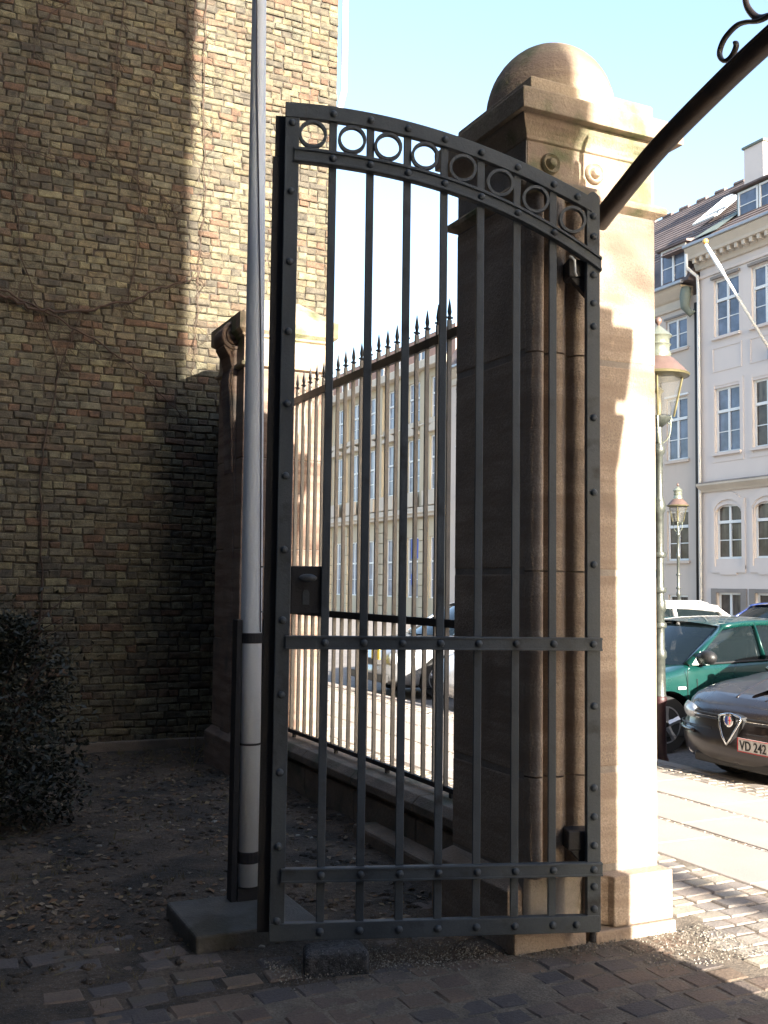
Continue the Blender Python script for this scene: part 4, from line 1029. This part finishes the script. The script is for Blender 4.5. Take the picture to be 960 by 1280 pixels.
    for i in range(nx+1):
        for j in range(ny+1):
            x = t0+(t1-t0)*i/nx; s = -1+2*j/ny; p = roofp(x, 1)
            xx = x+(-.12*(1-s*s)*(1-i/nx) + .06*(1-s*s)*(i/nx))
            vs.append((xx, s*(yr+.012), p.z+.045*(1-abs(s)**2.2)+.012))
    for i in range(nx):
        for j in range(ny): a = i*(ny+1)+j; fs.append((a, a+1, a+ny+2, a+ny+1))
    build('roof', MB().add(vs, fs), P.get('roofpaint', m), root, local=True, smooth=True)
    for s in (1, -1):
        def quad(xa, xb, nm, cut0=0, cut1=0):
            pts = []
            # polygon: base from xa to xb, top clipped by the pillar lines
            lo = [base(xa, s), base(xb, s)]
            hiA = roofp(max(xa+cut0, t0), s); hiB = roofp(min(xb-cut1, t1), s)
            return build(nm, MB().add([lo[0], lo[1], hiB, hiA], [(0, 1, 2, 3)]), m_cglass, root, local=True)
        quad(b0, bp, 'side_window', t0-b0, 0)
        quad(bp, cp, 'side_window', 0, max(0, cp-t1))
        if b1-cp > .25: quad(cp+.05, b1-.02, 'quarter_window', 0, b1-.02-t1)
        o = Vector((0, s*.012, .004))
        def pillar(A, B, r, nm='pillar', fl=.45): build(nm, MB().tube([A+o, A.lerp(B, .5)+o*1.2, B+o], r, 8, flat=fl), m, root, local=True, smooth=True)
        pillar(base(b0, s), roofp(t0, s), [.060, .046, .042]); pillar(base(bp, s), roofp(bp, s), [.05, .04, .034], fl=.3)
        pillar(base(cp, s), roofp(min(cp, t1), s), [P.get('cpil', .08), .07, .05], fl=.3); pillar(base(b1, s), roofp(t1, s), [P.get('dpil', .08), P.get('dpil', .08)*.85, .06], fl=.5)
        build('roof_rail', MB().tube([roofp(t0+(t1-t0)*i/8, s)+Vector((0, s*.008, .0)) for i in range(9)], P.get('rail', .034), 8), m, root, local=True, smooth=True)
        build('belt_trim', MB().tube([base(b0+(b1-b0)*i/10, s)+Vector((0, s*.02, -.004)) for i in range(11)], .012, 6), m_blk, root, local=True)
        mx = b0+P.get('mirx', .30); mp = base(mx, s)
        if P.get('mirror', True):
            mb = MB(); c = mp+Vector((-.02, s*.13, .075))
            mb.lathe([(.02, -.055), (.075, -.045), (.095, 0), (.09, .035), (.06, .045)], (0, 0, 0), 'x', 14); mb.v = [(x_*1.1+c.x, y_*1.25+c.y, z_*.80+c.z) for x_, y_, z_ in mb.v]
            mi = build('door_mirror', mb, P.get('mirpaint', m_blk), root, local=True, smooth=True)
            build('mirror_stalk', MB().tube([mp+Vector((0, 0, .02)), c], .022, 6), m_blk, mi, local=True)
        # door seams, handles
        for dx in (b0+.06, bp, cp-.02):
            z0_, z1_ = .30, zt(dx)-.02
            if any(abs(dx-c) < ar for c in wx): z0_ = wr+sqrt(max(0, ar*ar-(dx-min(wx, key=lambda c: abs(c-dx)))**2))+.01
            mb = MB(); mb.tube([(dx, s*(hw*1.0+.0005), z0_+(z1_-.12-z0_)*i/5) for i in range(6)], .004, 4); build('door_seam', mb, m_blk, root, local=True)
        for dx in (bp-.16, cp-.12): build('door_handle', MB().box(dx-.08, dx+.08, s*hw-.01 if s > 0 else s*hw-.022, s*hw+.022 if s > 0 else s*hw+.01, .70, .735), P.get('handle', m_blk), root, local=True, bevel=.008)
    # interior: dashboard, seats, steering wheel
    zs = zt(bp)
    build('dashboard', MB().box(b0+.08, b0+.42, -yb*.9, yb*.9, .55, zs-.05), m_blk, root, local=True, bevel=.03)
    for sx, sy in ((bp-.12, .36), (bp-.12, -.36), (bp+.65, .36), (bp+.65, -.36)):
        if sx > t1: continue
        st = build('seat', MB().prism([(sx-.42, .35), (sx-.42, .50), (sx-.04, .52), (sx+.10, zs+.22), (sx+.22, zs+.20), (sx+.10, .35)], sy-.23, sy+.23, 'y'), m_seat, root, local=True, bevel=.04)
        build('headrest', MB().box(sx+.12, sx+.20, sy-.12, sy+.12, zs+.24, min(zs+.40, zr-.09)), m_seat, st, local=True, bevel=.03)
    build('steering_wheel', MB().tube([(b0+.50+.05*sin(a*pi/9), .36*P.get('drive', -1)+.17*cos(a*pi/9), zs-.02+.15*sin(a*pi/9)) for a in range(19)], .014, 6), m_blk, root, local=True)
    build('floor_pan', MB().box(.3, L_-.3, -hw*.8, hw*.8, .17, .21), m_blk, root, local=True)
    return root, zt, hw
# --- helper putting small things on the curved nose
def nose_x(P, y, fz=.5):
    hw = P['W']/2; ex = P.get('exp', 2.5); nc = P.get('nose', .42)
    q = min(1, abs(y)/hw); a = math.asin(min(1, q**(ex/2))); return nc*(1-abs(cos(a))**(2/ex))

# dark grey car with shield grille, nose towards the pavement
A = dict(label='dark grey car with chrome shield grille and white number plate, nearest of the parked cars', loc=(6.40, 6.68, -.10), L=4.4, W=1.76, wr=.31, wheels=(.82, 3.42), paint=m_apaint,
         top=[(0, .62), (.12, .70), (.35, .775), (.8, .86), (1.3, .93), (2.2, .95), (3.3, .97), (4.0, .96), (4.4, .90)], gh=dict(b0=1.28, t0=1.98, bp=2.45, t1=3.2, b1=3.75, cp=3.25, zr=1.36), nose=.46, exp=2.4,
         lev=[(0, .10, .14, .86), (.06, .05, .08, .93), (.18, .01, .03, .965), (.34, 0, 0, .985), (.48, .0, 0, .995), (.58, .010, .01, 1.0), (.62, .045, .03, 1.0), (.72, .055, .04, .995), (.82, .07, .05, .985), (.91, .09, .06, .965), (.97, .13, .08, .94), (1.0, .19, .11, .90)])
ar_, zt_, hw_ = car(A)
def nl(name, mb, m, **k): return build(name, mb, m, ar_, local=True, **k)
def on_nose(P, y, z, off=0, lv=.04): return Vector((nose_x(P, y)*(1)+lv-off, y, z))
# shield grille
shield = [(y*.88, .66-(.66-z)*.80) for y, z in [(0, .345), (-.055, .42), (-.105, .52), (-.135, .60), (-.13, .635), (-.06, .652), (0, .66), (.06, .652), (.13, .635), (.135, .60), (.105, .52), (.055, .42), (0, .345)]]
def gx(y, z): return nose_x(A, y)+(-.006 if z < .5 else -.006+(z-.5)*.30)
mb = MB(); mb.add([(gx(y, z)-.012, y, z) for y, z in shield[:-1]]+[(.14, y, z) for y, z in shield[:-1]], [tuple(range(12))]+[(i, (i+1) % 12, (i+1) % 12+12, i+12) for i in range(12)]); gr = nl('shield_grille', mb, m_blk)
build('chrome_surround', MB().tube([(gx(y, z)-.018, y, z) for y, z in shield], .010, 8), m_chrome, gr, local=True, smooth=True)
em = MB(); em.lathe([(.052, 0), (.056, .012), (.046, .016)], (gx(0, .61)-.018, 0, .608), 'x', 20); em.v = [(2*(gx(0, .61)-.018)-x, y, z) for x, y, z in em.v]; e1 = build('round_emblem', em, m_chrome, gr, local=True)
em = MB(); cx_ = gx(0, .61)-.036
em.add([(cx_, 0, .57)]+[(cx_, .038*sin(a*pi/8), .608-.038*cos(a*pi/8)) for a in range(9)], [tuple(range(1, 10))]); build('emblem_half', em, m_blue, e1, local=True)
em = MB(); em.add([(cx_, -.038*sin(a*pi/8), .608-.038*cos(a*pi/8)) for a in range(9)], [tuple(range(9))]); build('emblem_half', em, m_plate, e1, local=True)
em = MB(); em.box(cx_-.002, cx_+.001, -.022, -.016, .578, .638); em.box(cx_-.0025, cx_+.001, -.034, -.004, .605, .611); build('emblem_cross', em, m_red, e1, local=True)
for s in (1, -1):
    # headlights: rounded blobs set in the corners
    mb = MB(); vs = []; fs = []; n = 10
    ys = [.48+.34*i/n for i in range(n+1)]
    for j in range(7):
        for i, y in enumerate(ys):
            t = i/n; zc = .625+.02*t; hh = .052*(1-abs(2*t-1)**3*.5)+.008; zz = zc+hh*(j/3-1)
            bulge = .03*(1-((j/3)-1)**2)
            vs.append((nose_x(A, y)+.045+(zz-.6)*.3-.012-bulge, s*y, zz))
    for j in range(6):
        for i in range(n): a = j*(n+1)+i; fs.append((a, a+1, a+n+2, a+n+1))
    nl('headlight', mb.add(vs, fs), m_lens, smooth=True)
    for zz in (.595, .632):
        mb = MB(); mb.tube([(nose_x(A, y)+.028+(zz-.58)*.2, s*y, zz) for y in [.16+.33*i/8 for i in range(9)]], .009, 6); nl('grille_slot', mb, m_blk)
    mb = MB(); mb.tube([(nose_x(A, y)+.020+(.614-.58)*.2, s*y, .614) for y in [.16+.33*i/8 for i in range(9)]], .0035, 6); nl('grille_slot_trim', mb, m_chrome)
    nl('fog_light', MB().lathe([(.04, 0), (.045, .02)], (nose_x(A, .55)+.03, s*.55, .30), 'x', 14), m_lens)
    mb = MB(); mb.tube([(nose_x(A, y)-.008, s*y, .52) for y in [.2+.66*i/14 for i in range(15)]], .006, 6); nl('bumper_seam', mb, m_blk)
    mb = MB(); mb.tube([(nose_x(A, y)-.010, s*y, .47) for y in [.45+.38*i/10 for i in range(11)]], .016, 8); nl('bumper_strip', mb, m_apaint, smooth=True)
    # bonnet creases running up from the shield
    mb = MB(); pts_ = [(x_, s*(.16+(x_-.25)*.42), zt_(x_)+.030*(1-((.16+(x_-.25)*.42)/.8)**2)) for x_ in [.25+.95*i/12 for i in range(13)]]; mb.tube(pts_, [.012]*13, 8, flat=.5); nl('bonnet_crease', mb, m_apaint, smooth=True)
mb = MB(); mb.box(.03, .09, -.45, .45, .215, .30); nl('lower_intake', mb, m_blk, bevel=.02)
PY = -.38
pl_ = nl('number_plate', MB().box(-.030, -.020, PY-.25, PY+.25, .375, .485), m_plate, bevel=.002)
pf = MB(); 
for a in ((-.034, -.0305, PY-.25, PY+.25, .375, .381), (-.034, -.0305, PY-.25, PY+.25, .479, .485), (-.034, -.0305, PY-.25, PY-.244, .381, .479), (-.034, -.0305, PY+.244, PY+.25, .381, .479)): pf.box(*a)
build('plate_border', pf, m_red, pl_, local=True)
def text(s, size, loc, rot, m, parent, name, ext=.0015, sx=1, space=1):
    cu = bpy.data.curves.new(name, 'FONT'); cu.body = s; cu.size = size; cu.extrude = ext; cu.offset = size*.012; cu.space_character = space
    t = bpy.data.objects.new(name, cu); COL.objects.link(t)
    dg = bpy.context.evaluated_depsgraph_get(); me = bpy.data.meshes.new_from_object(t.evaluated_get(dg)); bpy.data.objects.remove(t)
    me.materials.clear(); me.materials.append(m)
    o = bpy.data.objects.new(name, me); COL.objects.link(o); o.parent = parent; o.location = loc; o.rotation_euler = rot; o.scale = (sx, 1, 1); return o
text('VD 242', .105, (-.0335, PY+.225, .393), (pi/2, 0, -pi/2), m_ink, pl_, 'plate_lettering', sx=.86, space=1.02)

# green saloon: its driver's side faces the viewer
Gc = dict(label='green saloon car behind the dark grey one, with black door mirror', loc=(6.53, 9.34, -.10), L=4.3, W=1.70, wr=.295, wheels=(.80, 3.35), paint=m_gpaint,
          top=[(0, .58), (.15, .66), (.5, .76), (.9, .84), (1.15, .90), (2.2, .93), (3.2, .95), (3.9, .95), (4.3, .88)], gh=dict(b0=1.12, t0=1.72, bp=2.18, t1=3.0, b1=3.6, cp=3.05, zr=1.33, yr=.72), nose=.5, mirx=.17)
gc, zg, hg = car(Gc)
for s in (1, -1): build('indicator_repeater', MB().box(.92, 1.02, s*hg-.006 if s > 0 else s*hg-.012, s*hg+.012 if s > 0 else s*hg+.006, .655, .685), m_lens, gc, local=True, bevel=.005)
mb = MB(); mb.add([(1.12, -hg*.985, .905), (1.36, -hg*.985, .90), (1.30, -hg*.90, 1.04)], [(0, 1, 2)]); build('mirror_triangle', mb, m_paper, gc, local=True)
mb = MB(); mb.lathe([(.001, -.02), (.13, -.012), (.15, 0), (.13, .012), (.001, .02)], (0, 0, 0), 'y', 18); mb.v = [(x_*1.35+1.93, y_-.40, z_*.38+1.175+x_*.28) for x_, y_, z_ in mb.v]; build('sun_visor', mb, m_paper, gc, local=True, smooth=True)
build('red_tag', MB().box(2.12, 2.16, -.42, -.38, 1.235, 1.27), m_red, gc, local=True)
build('windscreen_paper', MB().box(1.40, 1.60, .10, .45, 1.03, 1.035), m_paper, gc, local=True)
mb = MB(); mb.tube([(1.05, -hg*1.0, .86), (1.05, -hg*1.003, .60), (1.10, -hg*1.0, .38)], .004, 4); build('wing_seam', mb, m_blk, gc, local=True)
build('wiper', MB().tube([(1.02, -.1, .93), (1.12, .5, .965)], .010, 5), m_blk, gc, local=True)

Wc = dict(label='white estate car with roof rails behind the green car', loc=(6.75, 12.05, -.10), L=4.55, W=1.72, wr=.31, wheels=(.85, 3.45), paint=m_wpaint,
          top=[(0, .62), (.2, .72), (1.1, .92), (2.2, .96), (3.4, 1.0), (4.3, 1.02), (4.55, .95)], gh=dict(b0=1.15, t0=1.9, bp=2.25, t1=3.95, b1=4.42, cp=3.15, zr=1.47, yr=.76), mirx=.25, cpil=.11, rail=.055, dpil=.17)
wc_, zw, hww = car(Wc)
for s in (1, -1): build('luggage_rail', MB().tube([(2.1, s*.60, 1.50), (2.2, s*.60, 1.525), (3.7, s*.60, 1.525), (3.85, s*.60, 1.49)], .014, 6), m_zinc, wc_, local=True)
Bc = dict(label='dark blue car parked farthest right behind the white estate, only its roof showing', loc=(16.1, 17.3, -.10), L=4.3, W=1.70, wr=.30, wheels=(.8, 3.35), paint=m_bpaint,
          top=[(0, .6), (.2, .7), (1.1, .90), (2.2, .94), (3.4, .97), (4.0, .95), (4.3, .90)], gh=dict(b0=1.1, t0=1.75, bp=2.2, t1=3.1, b1=3.7, cp=3.15, zr=1.36), mirx=.2, rail=.05, dpil=.14)
car(Bc)
Sc = dict(label='silver car with a yellow square plate seen through the railing bars', loc=(6.75, 14.65, -.10), L=4.3, W=1.72, wr=.30, wheels=(.82, 3.35), paint=m_spaint,
          top=[(0, .64), (.2, .76), (.8, .88), (1.2, .95), (2.2, .98), (3.4, 1.0), (4.0, .98), (4.3, .92)], gh=dict(b0=1.1, t0=1.75, bp=2.2, t1=3.2, b1=3.8, cp=3.25, zr=1.42), mirx=.2)
sc_, zs_, hs_ = car(Sc)
for s in (1, -1):
    mb = MB(); mb.lathe([(.02, -.03), (.085, -.01), (.10, .04)], (0, 0, 0), 'x', 16); mb.v = [(x_+nose_x(Sc, .6)+.03, y_+s*.60, z_+.60) for x_, y_, z_ in mb.v]; build('headlight', mb, m_lens, sc_, local=True, smooth=True)
build('grille', MB().box(-.01, .06, -.35, .35, .50, .58), m_blk, sc_, local=True); build('lower_intake', MB().box(-.02, .05, -.6, .6, .25, .36), m_blk, sc_, local=True)
build('number_plate', MB().box(-.03, -.015, -.46, -.18, .58, .76), m_yel, sc_, local=True)

# ------------------------------------------------------------------ unseen houses behind the viewer, placed and sized to shade the courtyard
def plain_house(name, label, x0, x1, y0, y1, h, m, fx=None):
    t = thing(name, label, 'house', ((x0+x1)/2, (y0+y1)/2, 0))
    build('wall', MB().box(x0, x1, y0, y1, -.2, h), m, t)
    n = int((x1-x0)/2.2)
    for i in range(n):
        for k in range(4):
            xc = x0+1.2+i*2.2; z = 1.3+k*3.4
            if y1 < 0: build('window', MB().box(xc-.5, xc+.5, y1-.05, y1+.02, z, z+1.8), m_win, t)
    mb = MB(); mb.prism([(y0-.2, h), ((y0+y1)/2, h+3), (y1+.2, h)], x0, x1, 'x'); build('roof', mb, m_tile, t)
    return t
plain_house('courtyard_house', 'tall rendered house closing the courtyard behind the viewer', -14, 3.38, -16, -5, 21, m_courtwall)
plain_house('shading_side_house', 'unseen rendered house added along the left side of the courtyard to darken it', -14, -6, -4.9, 18, 15, m_courtwall)  # added out of view to cut sky light in the courtyard

plain_house('sky_blocking_house', 'unseen rendered house added farther along the opposite side of the street to block low sky', 23.0, 34.0, -60, 10.5, 13, m_plas2)  # added out of view to keep low sky off the brick wall
tr = thing('street_tree', 'tall leafless tree standing in the street behind the viewer', 'tree', (5.15, -16, 0))
build('trunk', MB().tube([(5.15, -16, -.2), (5.1, -16, 3), (5.05, -16, 8), (4.95, -16, 10.5), (4.85, -16, 12.2)], [.17, .14, .11, .06, .02], 9), m_twig, tr, smooth=True)
RT = random.Random(5)
for i in range(14):
    z = 8.6+i*.22; a = RT.uniform(0, 2*pi); l = RT.uniform(.8, 1.7)
    p = Vector((5.03-(z-8)*.035, -16, z)); q = p+Vector((cos(a)*l, sin(a)*l, l*.7)); mb = MB(); mb.tube([p, p.lerp(q, .5)+Vector((0, 0, -.05)), q], [.05, .03, .012], 6)
    for k in range(11):
        t = RT.uniform(.3, 1); b0 = p.lerp(q, t); a2 = a+RT.uniform(-1.3, 1.3); l2 = RT.uniform(.3, .8); e = b0+Vector((cos(a2)*l2, sin(a2)*l2, RT.uniform(-.1, .6)*l2)); mb.tube([b0, e], [.016, .005], 4)
        for h in range(4):
            c0 = b0.lerp(e, RT.uniform(.2, 1)); e2 = c0+Vector((RT.uniform(-.3, .3), RT.uniform(-.3, .3), RT.uniform(-.1, .3))); mb.tube([c0, e2], [.008, .004], 3)
    build('limb', mb, m_twig, tr)
lf = MB()
for c in range(24):
    z = RT.uniform(9.0, 11.6); cx = 4.55+RT.gauss(0, .45); cy = -16+RT.gauss(0, .7); r = RT.uniform(.10, .26)
    for k in range(34):
        v = Vector((RT.gauss(0, 1), RT.gauss(0, 1), RT.gauss(0, .7)))*r*.7; p = Vector((cx, cy, z))+v; u = Vector((RT.uniform(-1, 1), RT.uniform(-1, 1), RT.uniform(-1, 1))).normalized()*.04; n = u.cross(Vector((0, .3, 1))).normalized()*.025
        lf.add([p-u, p-n, p+u, p+n], [(0, 1, 2, 3)], RT.random()+.001)
kind(build('dapple_leaves', lf, m_leafl, tr), 'stuff')  # leaf clumps added so the tree's shade dapples the pier cap
